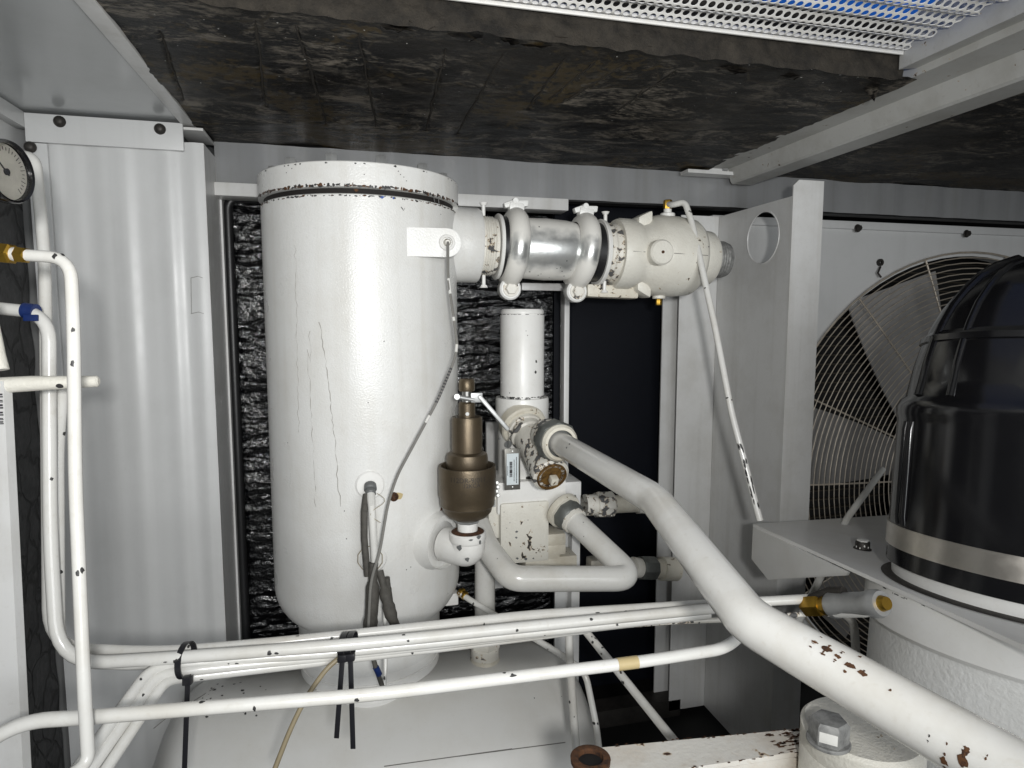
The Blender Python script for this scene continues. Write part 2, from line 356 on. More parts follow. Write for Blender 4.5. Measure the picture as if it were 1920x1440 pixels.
def tubeobj(name, label, pts, dia, bend=0.04, mat='tube', cat='tube', group=None, chips=(), nchip=0, n=14, parent=None, chipmat='chip'):
    path = fillet(pts, bend); mb = MB().tube(path, dia/2, n)
    if parent is None: root = mb.build(name, mat); tag(root, label, cat, group)
    else: root = mb.build(name, mat, parent)
    cs = list(chips)+[random.random()*0.96+0.02 for _ in range(nchip)]
    if cs:
        c = MB()
        for t in cs:
            p, tn = along(path, t)
            for k in range(random.choice((1, 1, 2))):
                q = p+tn*random.uniform(-0.008, 0.008); o = tocam(q); sd = tn.cross(o)*random.uniform(-1.2, 1.2)
                c.blob(q, tn, o+sd, dia/2, random.uniform(0.0015, 0.0042), random.uniform(0.001, 0.0042), 10, 0.5)
        c.build('chipped_patch', chipmat, root)
    return root
def bolt(mb, base_, ax, r, h, washer=True, mi=0):
    ax = Vector(ax).normalized(); b = Vector(base_)
    if washer: mb.cyl(b, b+ax*h*0.22, r*1.35, 18, r*0.1, mi); b = b+ax*h*0.22
    mb.hexn(b, b+ax*h, r, mi=mi)

# ================================================================== ENCLOSURE
ZC = CZ+0.400                    # underside of ceiling foam
YB, YL = 1.585, 1.47             # header face, left panel face
XL, XE = -0.60, -0.288           # left wall, right edge of left panel
structure(MB().box((-1.2, -0.3, -0.05), (2.6, 2.3, 0.0)).build('floor', 'dark'))

# ceiling sheet on the left (glossy painted steel)
structure(MB().box((-0.95, 0.15, ZC+0.004), (-0.31, YB+0.3, ZC+0.03)).build('ceiling_sheet', 'ceil'))
structure(MB().box((-0.31, 1.0, ZC+0.035), (2.6, YB+0.6, ZC+0.06)).build('ceiling', 'sheet'))
# side wall on the left with cracked black foam
lw = structure(MB().box((XL-0.04, 0.5, 0), (XL-0.02, 2.0, ZC)).build('wall_left', 'sheet'))
MB().box((XL-0.02, 0.6, ZC-0.03), (XL, YL, ZC), 0.002).build('edge_rail', 'sheet', lw)
def relief_sheet(nx, nz, fn):
    vs = []; fs = []
    for j in range(nz+1):
        for i in range(nx+1): vs.append(fn(i/nx, j/nz))
    for j in range(nz):
        for i in range(nx):
            a = j*(nx+1)+i; fs.append((a, a+1, a+nx+2, a+nx+1))
    return MB().add(vs, fs)
def lf(u, v):
    y = 0.75+u*(YL-0.022-0.75); z = 0.05+v*(ZC-0.14-0.05)
    return (XL-0.018+0.010+0.004*noise.noise(Vector((y*14, z*14, 0.3))), y, z)
o = relief_sheet(60, 90, lf).build('foam_lining', 'foamwall'); tag(o, 'cracked dull black foam lining on the wall at the far left', 'foam lining')

# left back panel: slightly wavy painted sheet with a folded rim along the top and right
def wav(u, v):
    x = XL+0.03+u*(XE-XL-0.03); z = 0.02+v*(ZC-0.036-0.02)
    t = x*1.0
    d = 0.0024*math.sin(t*72+1.3*math.sin(t*19)+0.15*math.sin(z*2.1))+0.0007*math.sin(t*150+1.3)
    k = min(1, min(u, 1-u)*14); return (x, YL+d*k, z)
pn = thing('steel_panel', 'pale grey rippled steel wall panel behind the vertical tubes on the left', 'panel', (XL+0.15, YL, 0.0))
relief_sheet(170, 24, wav).build('sheet', 'sheet', pn)
rim = MB()
rim.box((XL, YL-0.012, ZC-0.056), (XE-0.034, YL-0.004, ZC-0.002), 0.0015)
rim.box((XL, YL-0.010, 0.02), (XL+0.035, YL-0.003, ZC-0.057), 0.0015)
rim.build('rim', 'sheet', pn)
MB().box((XE-0.002, YL+0.002, 0.02), (XE+0.001, YB+0.06, ZC-0.036), 0.0).build('return_edge', 'sheetlight', pn)
for (px, py) in ((112, 228), (300, 242), (57, 276)):
    p = P(px, py, YL-0.012); b = MB().lathe(p, -Y1, [(0.011, 0), (0.0105, 0.003), (0.007, 0.008), (0.003, 0.0095), (0, 0.0095)], 18)
    b.build('button_screw', 'darksteel', pn)
sm = MB(); 
for a_, b_ in (((358, 521), (380, 521)), ((358, 588), (382, 588))): sm.tube([P(*a_, YL-0.0015), P((a_[0]+b_[0])/2+2, a_[1]-3, YL-0.0015), P(*b_, YL-0.0015)], 0.0006, 5)
sm.tube([P(358, 521, YL-0.0015), P(359, 588, YL-0.0015)], 0.0005, 5)
sm.build('sealed_cutout', 'greyline', pn)
# corner angle where ceiling sheet, panel and foam meet
ca = MB(); ca.box((-0.335, YL-.003, ZC-0.012), (XE+.002, YB-.004, ZC-0.0065), 0.001); ca.box((-0.325, 0.55, ZC-0.004), (-0.300, YB-0.02, ZC+0.003), 0.001)
o = ca.build('edge_angle', 'sheetlight'); tag(o, 'narrow pale steel edge strip between ceiling sheet and black foam', 'edge strip')

# header beam along the top of the back wall
hd = thing('header_beam', 'grey painted steel header across the back under the ceiling foam', 'beam', (0.6, YB, CZ+0.25))
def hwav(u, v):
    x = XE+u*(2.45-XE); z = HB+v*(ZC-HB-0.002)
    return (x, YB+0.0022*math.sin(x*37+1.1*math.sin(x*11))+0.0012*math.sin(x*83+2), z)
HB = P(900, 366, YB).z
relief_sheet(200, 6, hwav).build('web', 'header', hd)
lipR = P(1066, 392, YB-0.02).x
MB().box((XE-0.004, YB-0.02, P(430, 367, YB-0.02).z), (lipR, YB+0.04, P(430, 342, YB-0.02).z), 0.002).build('lip', 'sheetlight', hd)
MB().box((XE, YB+0.012, HB-0.002), (2.45, YB+0.05, ZC-0.01)).build('backing', 'dark', hd)

# back wall: frame around the foam-lined opening, dark recess to the right
opl = XE+0.001; opr = P(1056, 700, YB+0.02).x
bw = structure(MB().box((-0.9, YB+0.36, 0), (2.6, YB+0.38, ZC)).build('wall_back', 'dark'))
fr = thing('door_frame', 'painted steel frame round the black foam door behind the tall vessel', 'frame', (0.2, YB+0.05, 0))
MB().box((opl, YB+0.035, 0.02), (opl+0.004, YB+0.075, HB)).build('jamb', 'sheetlight', fr)
MB().box((opr-0.006, YB-0.005, 0.05), (opr+0.008, YB+0.03, P(1050, 545, YB).z), 0.002).build('jamb', 'sheetlight', fr)
MB().box((P(975, 540, YB-0.03).x, YB-0.05, P(975, 545, YB-0.03).z), (P(1060, 540, YB-0.03).x, YB-0.03, P(975, 531, YB-0.03).z), 0.002).build('cross_rail', 'sheetlight', fr)
gk = fillet([Vector((opl+0.012, YB+0.06, 0.1)), Vector((opl+0.012, YB+0.06, HB-0.022)), Vector((0.05, YB+0.06, HB-0.022))], 0.03)
o = MB().tube(gk, 0.011, 12).build('rubber_seal', 'rubber'); tag(o, 'thick black rubber seal round the foam door edge left of the vessel', 'seal')
def gf(u, v):
    x = opl+0.02+u*(opr-opl-0.03); z = 0.05+v*(HB-0.03-0.05)
    d = 0.0016*noise.noise(Vector((x*5, z*40, 1.0)))+0.0022*noise.noise(Vector((x*1.5, z*70, 4.0)))+0.002*noise.noise(Vector((x*60, z*110, 7)))
    q = abs(noise.noise(Vector((x*5, z*24, 9)))); d += 0.004*max(0, 1-q*14)
    return (x, YB+0.085+d, z)
o = relief_sheet(120, 420, gf).build('foam_door', 'foamgloss'); tag(o, 'wrinkled glossy black foam door lining behind the tall white vessel', 'foam lining')
xa, xb = opr+0.006, P(1262, 700, YB+0.14).x+0.03
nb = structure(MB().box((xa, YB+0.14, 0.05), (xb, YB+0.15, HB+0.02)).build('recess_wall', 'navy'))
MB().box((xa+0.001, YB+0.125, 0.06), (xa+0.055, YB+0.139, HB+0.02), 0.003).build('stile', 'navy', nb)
cb = MB().box((P(905, 800, 1.69).x, 1.640, P(905, 1100, 1.66).z), (P(935, 800, 1.69).x, 1.655, P(905, 790, 1.66).z))
o = cb.build('grey_plate', 'sheetlight'); tag(o, 'narrow pale grey plate showing between bronze valve and filter housing', 'plate')

# ================================================================== CEILING FOAM, RECESS, MESH, BEAM
YR = (PZ(740, 45, 0.40).y+PZ(1640, 130, 0.40).y)/2     # far lip of the roof opening
MESHY = PZ(1230, 50, 0.40).y
ZM = CZ+0.400*YR/MESHY                                   # height of the mesh
cracks = [((672, 62), (706, 235)), ((835, 92), (800, 240)), ((945, 98), (858, 250)), ((1060, 105), (990, 200)), ((478, 35), (497, 195)),
          ((555, 45), (612, 230)), ((1270, 135), (1150, 215)), ((300, 60), (345, 190)), ((1180, 118), (1060, 190)), ((1120, 112), (1030, 185))]
cl = [(PZ(*a, 0.40).xy, PZ(*b, 0.40).xy) for a, b in cracks]
def segd(p, a, b):
    d = b-a; t = max(0, min(1, (p-a).dot(d)/d.length_squared)); return (p-(a+d*t)).length
def foamz(x, y, big=1.0):
    z = 0.006*noise.noise(Vector((x*5, y*6, 2)))+0.0016*noise.noise(Vector((x*14+y*8, y*22, 5)))+0.0006*noise.noise(Vector((x*40+y*20, y*70, 8)))
    z *= big; p = Vector((x, y))
    for a, b in cl:
        d = segd(p, a, b)
        if d < 0.005: z += 0.003*(1-d/0.005)
    return z
def cfoam(x0, x1, y0, y1, nx, ny, name, label, ragged=None):
    vs = []; fs = []
    for j in range(ny+1):
        for i in range(nx+1):
            x = x0+(x1-x0)*i/nx; y = y0+(y1-y0)*j/ny
            if ragged and j == 0: y += 0.006*noise.noise(Vector((x*22, 0, 1)))+0.004*noise.noise(Vector((x*70, 0, 2)))
            if i in (0, nx): x += 0.004*noise.noise(Vector((y*60, 3, 1)))
            vs.append((x, y, ZC+foamz(x, y)-0.002))
    for j in range(ny):
        for i in range(nx): a = j*(nx+1)+i; fs.append((a, a+1, a+nx+2, a+nx+1))
    o = MB().add(vs, fs).build(name, 'foamceil'); return tag(o, label, 'foam lining')
XB0 = 0.905
fo = cfoam(-0.302, XB0+0.01, YR-0.002, YB+0.004, 330, 170, 'ceiling_foam', 'grimy cracked black and brown foam lining on the ceiling above the vessel', True)
crk = MB()
for a, b in cracks:
    A, B = PZ(*a, 0.40), PZ(*b, 0.40); pts = []
    for k in range(9):
        q = A.lerp(B, k/8); q.x += random.uniform(-0.002, 0.002); pts.append(Vector((q.x, q.y, ZC+foamz(q.x, q.y)-0.0026)))
    crk.tube(pts, [0.0006]+[random.uniform(0.0013, 0.0026) for _ in range(7)]+[0.0008], 6)
crk.build('crease', 'foamraw', fo)
# torn film flaps along the lip
fl = MB()
for (px, py, w_, h_) in ((745, 62, .045, .018), (800, 55, .05, .016), (870, 78, .05, .014), (955, 85, .03, .02), (1000, 92, .05, .016), (1370, 140, .05, .014), (1475, 150, .03, .02), (1620, 148, .03, .014)):
    p = PZ(px, py, 0.395); q = []
    for k in range(7): q.append(p+Vector((w_*(k/6-0.5), 0.004*random.random(), 0.002)))
    q2 = [v+Vector((0, -0.008-0.01*random.random(), -h_*0.5*(1-abs(i/3-1))*random.uniform(0.4, 1))) for i, v in enumerate(q)]
    MB().add(q+q2, [(i, i+1, 8+i, 7+i) for i in range(6)]).build('torn_film', 'foamceil', fo)
p = PZ(1630, 165, 0.40); q = PZ(1634, 192, 0.37)
fl.add([p+Vector((-.014, 0, 0)), p+Vector((.012, -.01, 0)), q+Vector((0.002, -0.004, 0))], [(0, 1, 2)])
fl.build('torn_film', 'foamceil', fo)
def rec(u, v):
    x = -0.30+u*(PZ(1672, 108, ZM-CZ).x+0.012+0.30); z = ZC-0.009+v*(ZM+0.025-ZC)
    return (x, YR-0.004+0.004*noise.noise(Vector((x*18, z*40, 3)))+0.003*noise.noise(Vector((x*50, z*70, 6)))-0.012*(1-v)*abs(noise.noise(Vector((x*9, 2, 2)))), z+(0.006*noise.noise(Vector((x*30, 1, 5))) if v == 0 else 0))
o = relief_sheet(240, 24, rec).build('recess_foam', 'foamraw'); tag(o, 'raw brown foam edge of the roof opening below the white mesh', 'foam lining')
XR = PZ(1672, 108, ZM-CZ).x
# perforated mesh, a gently corrugated sheet
hole = 0.0102; pitch = 0.0132; y1 = YR-0.016; y0 = y1-0.40; x0, x1 = -0.02, XR-0.004
ny = int((y1-y0)/(pitch*0.866)); nx = int((x1-x0)/pitch)
vs, fs = [], []
def hx(cx, cy, r, n, off): return [(cx+r*math.cos(2*PI*k/n+off), cy+r*math.sin(2*PI*k/n+off)) for k in range(n)]
def mz(y): return ZM+0.0034*math.sin(2*PI*(y1-y)/0.040+2.6)
for j in range(ny):
    for i in range(nx):
        cx = x0+(i+0.5*(j % 2))*pitch; cy = y1-(j+0.5)*pitch*0.866
        out = []
        h6 = hx(cx, cy, pitch/math.sqrt(3), 6, PI/6)
        for k in range(6): out += [h6[k], ((h6[k][0]+h6[(k+1) % 6][0])/2, (h6[k][1]+h6[(k+1) % 6][1])/2)]
        inn = hx(cx, cy, hole/2, 12, PI/6); o_ = len(vs)
        vs += [(a, b, mz(b)) for a, b in out]+[(a, b, mz(b)) for a, b in inn]+[(a, b, mz(b)+0.0010) for a, b in inn]
        for k in range(12):
            k2 = (k+1) % 12; fs += [(o_+k, o_+k2, o_+12+k2, o_+12+k), (o_+12+k, o_+12+k2, o_+24+k2, o_+24+k)]
vent = thing('roof_vent', 'white perforated corrugated mesh over the roof opening at the top', 'vent', (0.4, y1, ZM))
o = MB().add(vs, fs).build('perforated_mesh', 'mesh', vent, smooth=False); o['kind'] = 'stuff'
MB().box((x0, y1-0.001, ZM-0.005), (XR-.001, y1+0.003, ZM+0.008), 0.001).build('mesh_frame', 'mesh', vent)
MB().box((x0, y1+0.004, ZM+0.004), (XR, y1+0.03, ZM+0.05)).build('vent_wall', 'foamraw', vent)
for bx_ in (((-0.309, 0.15, ZC+.034), (2.6, y0-.002, ZC+.06)), ((XR+.03, y0-.002, ZC+.034), (2.6, 1.0, ZC+.06)), ((-0.309, y0-.002, ZC+.034), (x0-.004, 1.0, ZC+.06))):
    structure(MB().box(*bx_).build('ceiling', 'sheet'))
sk = bpy.data.materials.new('sky_blue'); sk.use_nodes = True; M['sky'] = sk
bq = sk.node_tree.nodes['Principled BSDF']; bq.inputs['Base Color'].default_value = (0, 0, 0, 1); bq.inputs['Specular IOR Level'].default_value = 0
bq.inputs['Emission Color'].default_value = (0.008, 0.058, 0.25, 1); bq.inputs['Emission Strength'].default_value = 1.0
structure(MB().box((-1.2, 0.25, ZM+0.9), (3.0, 2.6, ZM+0.92)).build('sky', 'sky'))
# side channel of the opening and roof beam
rb = thing('roof_beam', 'dusty pale steel roof beam running towards the camera on the right', 'beam', (0.98, 0.9, ZC-0.03))
prof = [(XB0, ZC-0.001), (XB0+0.068, ZC-0.001), (XB0+0.080, ZC-0.034), (XB0+0.085, ZC-0.038), (XB0+0.140, ZC-0.038), (XB0+0.143, ZC-0.030), (XB0+0.143, ZC+0.02), (XB0, ZC+0.02)]
BE = YB-0.035
MB().prism([(x, 0.2, z) for x, z in prof], (0, BE-0.2, 0)).build('channel', 'beam', rb, 30)
MB().prism([(XR, 0.2, ZC+0.006), (XR, 0.2, ZM+0.05), (XR+0.012, 0.2, ZM+0.05), (XR+0.02, 0.2, ZC+0.03), (XB0+0.06, 0.2, ZC+0.03), (XB0+0.06, 0.2, ZC+0.021)], (0, YR-0.208, 0)).build('opening_rail', 'beam', rb, 25)
br = MB(); p = P(1350, 318, BE-0.01)
br.prism([P(1318, 322, BE), P(1375, 326, BE), P(1375, 302, BE)], (0, -0.004, 0)); br.box(P(1290, 323, BE-0.02), P(1420, 332, BE+0.02))
br.build('end_bracket', 'sheetlight', rb)
b = MB(); bolt(b, P(1371, 305, BE-0.01), Z1, 0.007, 0.014); b.cyl(P(1371, 305, BE-0.01)-Z1*0.01, P(1371, 305, BE-0.01)+Z1*0.026, 0.004, 10); b.build('bolt', 'galv', rb)
b = MB(); bolt(b, P(1359, 317, BE-0.004), -Y1, 0.007, 0.006); b.build('bolt', 'galv', rb)
cfoam(XB0+0.146, 2.45, 0.65, YB+0.004, 150, 90, 'ceiling_foam', 'grimy black foam lining on the ceiling right of the roof beam')
# paint flakes lying stuck to the foam
fk = MB()
for i in range(150):
    if i < 50: px, py = random.gauss(1590, 45), random.gauss(125, 18)
    else: px, py = random.uniform(240, 1660), random.uniform(10, 230)
    p = PZ(px, py, 0.397)
    if not (-0.28 < p.x < 0.9 and YR < p.y < YB-0.02): continue
    s_ = random.uniform(0.0006, 0.0016)*(1.8 if i < 20 else 1); fk.flat(p+Vector((0, 0, foamz(p.x, p.y))), (0, 0, -1), s_, s_*random.uniform(0.4, 1.3), 6, 0.5, lift=0.0015, up=(0, 1, 0))
o = fk.build('paint_flakes', 'flake'); o['kind'] = 'stuff'; o['label'] = 'tiny white paint flakes stuck to the ceiling foam'; o['category'] = 'debris'

# ================================================================== SEPARATOR VESSEL
VC, VR = vcyl(500, 858, 700, 1.36)
V0 = Vector((VC.x, VC.y, 0))
front = (-V0).normalized(); side = Vector((front.y, -front.x, 0)); side = side if side.x > 0 else -side
def vz(py, k=1.0): return zat(675, py, V0-(-front*0)+front*VR*k) if k else zat(675, py, V0)
zs = vz(352); zt = vz(303); zb = zat(675, 1135, V0+front*VR*0.0)
ve = thing('separator_vessel', 'tall white painted separator vessel standing on the horizontal tank', 'pressure vessel', (VC.x, VC.y, 0.7))
zbot = zat(518, 1088, V0-side*VR)
prof = [(VR*.985, zs-0.0095), (VR, zs-0.0115), (VR, zbot)]
Rk = 0.085
for k in range(1, 11):
    th = k/10*PI/2; prof.append((VR-Rk+Rk*math.cos(th), zbot-Rk*math.sin(th)))
prof.append((0, zbot-Rk-0.004))
MB().lathe((VC.x, VC.y, 0), Z1, prof, 96).build('shell', 'vessel', ve)
lid = MB().lathe((VC.x, VC.y, 0), Z1, [(0, zs), (VR*1.0, zs), (VR*1.022, zs+0.001), (VR*1.022, zt-0.0015), (VR*1.015, zt), (0, zt)], 96).build('lid', 'vessel', ve, 25)
MB().lathe((VC.x, VC.y, 0), Z1, [(VR-0.006, zs-0.013), (VR-0.006, zs-0.008), (VR-0.006, zs+0.001), (VR-0.02, zs+0.001)], 96).build('seam', 'gap', ve)
for i in range(12):
    th = 2*PI*i/12+0.20; p = Vector((VC.x+math.cos(th)*VR*0.87, VC.y+math.sin(th)*VR*0.87, zt)); b = MB(); bolt(b, p, Z1, 0.0105, 0.015, True); b.build('lid_bolt', 'galv', ve)
ch = MB()
vis0 = math.atan2(front.y, front.x)
for i in range(300):     # eroded seam edge
    th = vis0+random.uniform(-1.5, 1.5); o_ = Vector((math.cos(th), math.sin(th), 0)); up_ = random.random() < 0.62
    z = zs+(random.uniform(0.001, 0.004) if up_ else random.uniform(-0.0145, -0.0125))
    ch.blob((VC.x, VC.y, z), Z1, o_, VR*1.022 if up_ else VR, random.uniform(0.001, 0.0045)*(0.6 if not up_ else 1), random.uniform(0.001, 0.0065), 8, 0.6, random.choice((0, 0, 1)))
for i in range(24):
    th = vis0+random.uniform(-1.5, 1.5); o_ = Vector((math.cos(th), math.sin(th), 0))
    ch.blob((VC.x, VC.y, zt-0.004), Z1, o_, VR*1.022, random.uniform(0.001, 0.0025), random.uniform(0.001, 0.004), 7, 0.6, 0)
def von(px, py):      # point of the vessel surface seen at a pixel
    v = ray(px, py); a = v.x*v.x+v.y*v.y; bq = -2*(v.x*VC.x+v.y*VC.y); c = VC.x**2+VC.y**2-VR*VR
    dsc = bq*bq-4*a*c
    if dsc < 0: return None
    t = (-bq-math.sqrt(dsc))/(2*a); return CAM+v*t
def vblob(px, py, su, sv, mi=0, jag=0.5, R=None):
    p = von(px, py)
    if p: ch.blob((VC.x, VC.y, p.z), Z1, p-Vector((VC.x, VC.y, p.z)), R or VR, su, sv, 10, jag, mi)
vblob(716, 370, .0035, .006, 2); vblob(738, 371, .003, .003, 2); vblob(668, 357, .003, .005, 1)
for px, py in ((745, 322), (749, 328), (755, 333), (760, 340), (683, 328), (541, 325), (551, 317)): vblob(px, py, .0012, .0012, 0, R=VR*1.022)
for px, py in ((826, 402), (505, 380), (583, 366), (722, 368), (690, 755), (762, 1068), (770, 1063), (646, 958), (650, 1010), (540, 830), (720, 640)): vblob(px, py, .0015, .0013, 0)
vblob(745, 930, .0085, .012, 3, 0.25); vblob(827, 955, .006, .004, 1)
ch.build('chipped_patch', ['chip', 'rustchip', 'bluechip', 'cream'], ve)
dr = MB()
def drip(pts, r, mi=0, jit=2.0):
    q = []
    for (a, b_), (c, d_) in zip(pts[:-1], pts[1:]):
        n_ = max(2, int(abs(d_-b_)/9)+int(abs(c-a)/9))
        for k in range(n_): q.append(von(a+(c-a)*k/n_+random.uniform(-jit, jit), b_+(d_-b_)*k/n_))
    q = [p for p in q if p]
    if len(q) > 1: dr.tube([p-(p-Vector((VC.x, VC.y, p.z))).normalized()*r*0.5 for p in q], [r*random.uniform(0.5, 1.1) for _ in q], 5, mi=mi)
drip([(598, 604), (606, 650), (618, 730), (628, 830), (632, 890), (640, 960)], 0.0011)
drip([(576, 655), (583, 760), (588, 860), (592, 960)], 0.0009); drip([(553, 460), (556, 600), (560, 820)], 0.0007)
drip([(580, 620), (583, 690)], 0.0006)
drip([(752, 388), (757, 395), (765, 376)], 0.0012, 1, 0.5); drip([(814, 370), (816, 388)], 0.0014, 1, 0.5); drip([(822, 372), (824, 390)], 0.0012, 1, 0.5)
dr.build('drip_mark', ['drip', 'chip'], ve)
# outlet nozzle, saddle weld and lug on the upper right
NA = P(897, 461, 1.355); NB = P(1350, 487, 1.355); ndir = (NB-NA).normalized(); NR = 69*mpp(NA)
def nz_(t): return NA+ndir*t
c0 = Vector((VC.x, VC.y, NA.z-ndir.z*(NA.x-VC.x)))
L = (NA-c0).length
mb = MB().lathe(c0, ndir, [(NR*1.22, VR*0.72), (NR*1.10, VR*0.86), (NR*1.02, VR*0.98), (NR, VR*1.06), (NR, L-0.004), (NR-0.003, L), (NR*0.8, L), (NR*0.8, L-0.02)], 48)
nzz = mb.build('outlet_nozzle', 'vessel', ve)
lg = P(838, 455, von(770, 455).y-0.003)
lug = MB(); c_ = []
for k in range(13): th = -PI/2+PI*k/12; c_.append(lg+Vector((math.cos(th)*0.026, 0, math.sin(th)*0.026)))
c_ += [lg+Vector((-0.15, 0, 0.024)), lg+Vector((-0.15, 0, -0.026))]
lug.prism(c_, (0, 0.012, 0)); lo_ = lug.build('lug', 'vessel', ve)
MB().tube([lg+Vector((0.012*math.cos(t*PI/8), -0.003, 0.012*math.sin(t*PI/8))) for t in range(17)], 0.0028, 8).build('eye_ring', 'paint', lo_)
MB().lathe(lg, -Y1, [(0.007, 0), (0.007, 0.005), (0.004, 0.012), (0, 0.012)], 12).build('eye_pin', 'chipped', lo_)
# probe boss, stud and lower boss
pb = von(694, 909); ob = (pb-Vector((VC.x, VC.y, pb.z))).normalized()
MB().lathe(pb-ob*0.004, ob, [(0.026, 0), (0.026, 0.006), (0.0235, 0.008), (0.012, 0.008), (0, 0.008)], 28).build('probe_boss', 'paint', ve)
p2 = von(700, 1048); o2 = (p2-Vector((VC.x, VC.y, p2.z))).normalized()
MB().lathe(p2-o2*0.004, o2, [(0.025, 0), (0.025, 0.004), (0.0225, 0.006), (0, 0.006)], 28).build('lower_boss', 'vessel', ve)
p3 = von(738, 931); o3 = (p3-Vector((VC.x, VC.y, p3.z))).normalized()
MB().lathe(p3-o3*0.002, o3, [(0.0085, 0), (0.0085, 0.006), (0.005, 0.009), (0.004, 0.007), (0, 0.007)], 14).build('rusty_plug', 'rust', ve)
# lower side nozzle
EB = P(862, 1022, 1.18)
ndn = (EB-Vector((VC.x, VC.y, EB.z))).normalized(); c1 = Vector((VC.x, VC.y, EB.z)); L2 = (EB-c1).length
NR2 = 47*mpp(EB)
MB().lathe(c1, ndn, [(NR2*1.5, VR*0.84), (NR2*1.28, VR*0.95), (NR2*1.16, VR*1.02), (NR2*1.12, VR*1.10), (NR2*1.10, L2-0.047), (NR2*1.03, L2-0.044), (NR2*0.8, L2-0.044)], 40).build('side_nozzle', 'vessel', ve)
# drain nub
pd = P(858, 1118, 1.36)
MB().box(pd-Vector((.03, .012, .015)), pd+Vector((.0, .012, .012)), 0.003).build('drain_block', 'paint', ve)
# base: skirt, flange, neck
zf = zat(695, 1215, V0); zn = zat(695, 1300, V0+front*0.07)
ZTANK = zn
rsk = 128*mpp(P(690, 1190, 1.36)); 
MB().lathe((VC.x, VC.y, 0), Z1, [(0, zbot-0.02), (rsk, zbot-0.02), (rsk, zf+0.018), (0, zf+0.018)], 64).build('skirt', 'vessel', ve)
MB().lathe((VC.x, VC.y, 0), Z1, [(0, zf+0.018), (rsk*0.99, zf+0.017), (rsk*0.99, zf), (rsk*0.97, zf-0.003), (rsk*0.99, zf-0.004), (rsk*0.99, zf-0.022), (0, zf-0.022)], 64).build('base_flange', 'paint', ve)
rn = 72*mpp(P(697, 1280, 1.36))
MB().lathe((VC.x, VC.y, 0), Z1, [(rn, zf-0.02), (rn, zn+0.012), (rn*1.06, zn+0.002), (rn*1.16, zn-0.008), (rn*1.1, zn-0.06)], 48).build('neck', 'paint', ve)
for th in (-2.5, -2.0, -1.0, -0.45):
    p = Vector((VC.x+math.cos(th)*rsk*0.84, VC.y+math.sin(th)*rsk*0.84, zf-0.022)); b = MB(); bolt(b, p, -Z1, 0.013, 0.014, False); b.build('flange_nut', 'paint', ve)

# ================================================================== COUPLING AND CHECK VALVE (axis ndir)
def along_px(px): # distance along the nozzle axis at a pixel column
    v = ray(px, 470); k = (CAM.x+v.x*(NA.y/v.y))-NA.x; return k/ndir.x
def R_(px): return px*mpp(NA)
M['zincsleeve'] = halfzinc('overspray_zinc_sleeve', NA.z-0.012, R_(58), 0.35, 0.75, 0.0); M['zincclamp'] = halfzinc('overspray_zinc_clamp', NA.z-0.016, R_(70), 0.10, 0.42, 2.0)
cp = thing('pipe_coupling', 'silver sleeve coupling with two clamp rings right of the vessel', 'coupling', nz_(along_px(1000))-Z1*0.09)
a = along_px
thr = [(R_(54), a(897)), (R_(54), a(900))]
for k in range(5): t = a(902)+(a(924)-a(902))*k/5; thr += [(R_(55), t), (R_(52.5), t+0.002)]
thr += [(R_(52), a(927)), (R_(40), a(927))]
MB().lathe(NA, ndir, thr, 48).build('threaded_collar', 'chipped', cp)
for p0, p1, r in ((929, 935, 60), (1119, 1126, 63)):
    MB().lathe(NA, ndir, [(R_(40), a(p0)), (R_(r), a(p0)), (R_(r+1.5), a(p0)+.002), (R_(r), a(p1)), (R_(40), a(p1))], 48).build('thin_ring', 'paint', cp)
for p0, p1 in ((935, 948), (1105, 1119)):
    MB().lathe(NA, ndir, [(R_(40), a(p0)), (R_(57), a(p0)), (R_(57), a(p1)), (R_(40), a(p1))], 48).build('dark_gasket', 'rubber', cp)
MB().lathe(NA, ndir, [(R_(52), a(960)), (R_(54.5), a(968)), (R_(57), a(985)), (R_(58.5), a(1020)), (R_(57), a(1055)), (R_(54.5), a(1070)), (R_(52), a(1080))], 56).build('sleeve', 'zincsleeve', cp)
dn = (P(960, 540, 1.355)-P(958, 420, 1.355)).normalized()
for p0, tilt in ((961, 0.06), (1088, 0.10)):
    c_ = nz_(a(p0)); ax = (ndir+Vector((0, 0, -tilt))).normalized(); pr = []
    for k in range(11):
        th = PI*k/10; pr.append((R_(54)+R_(21)*math.sin(th), -R_(20)*math.cos(th)))
    cl_ = MB().lathe(c_, ax, pr, 56).build('clamp_ring', 'zincclamp', cp)
    u = (Z1-ax*Z1.dot(ax)).normalized()
    e = c_+u*R_(84)
    ear = MB().obox(e-u*0.010, (R_(30), 0.026, 0.020), (ax, u.cross(ax), u), 0.006).obox(e-u*.001+ax*R_(9), (R_(26), 0.020, 0.014), ((ax+u*.15).normalized(), u.cross(ax), u), 0.004).obox(e-u*.005-ax*R_(14), (R_(22), 0.018, 0.012), ((ax+u*.5).normalized(), u.cross(ax), (u-ax*.5).normalized()), 0.004).cyl(e+u*.002-ax*R_(4)+Y1*.012, e+u*.002-ax*R_(4)-Y1*.014, R_(6), 14, .001)
    ear.build('hinge_ear', 'castwhite', cl_)
    e2 = c_-u*R_(78)-Y1*0.012
    nb_ = MB().lathe(e2+Y1*0.03, -Y1, [(0, 0), (R_(18), 0), (R_(21), .006), (R_(21), .03), (R_(18), .034), (0, .034)], 24)
    nb_.obox(c_-u*R_(62), (R_(34), 0.03, R_(32)), (ax, u.cross(ax), u), 0.005)
    nb_.build('clamp_lug', 'castwhite', cl_)
    b = MB(); bolt(b, e2-Y1*0.004, -Y1, R_(11.5), 0.010); b.build('clamp_bolt', 'chipped', cl_)
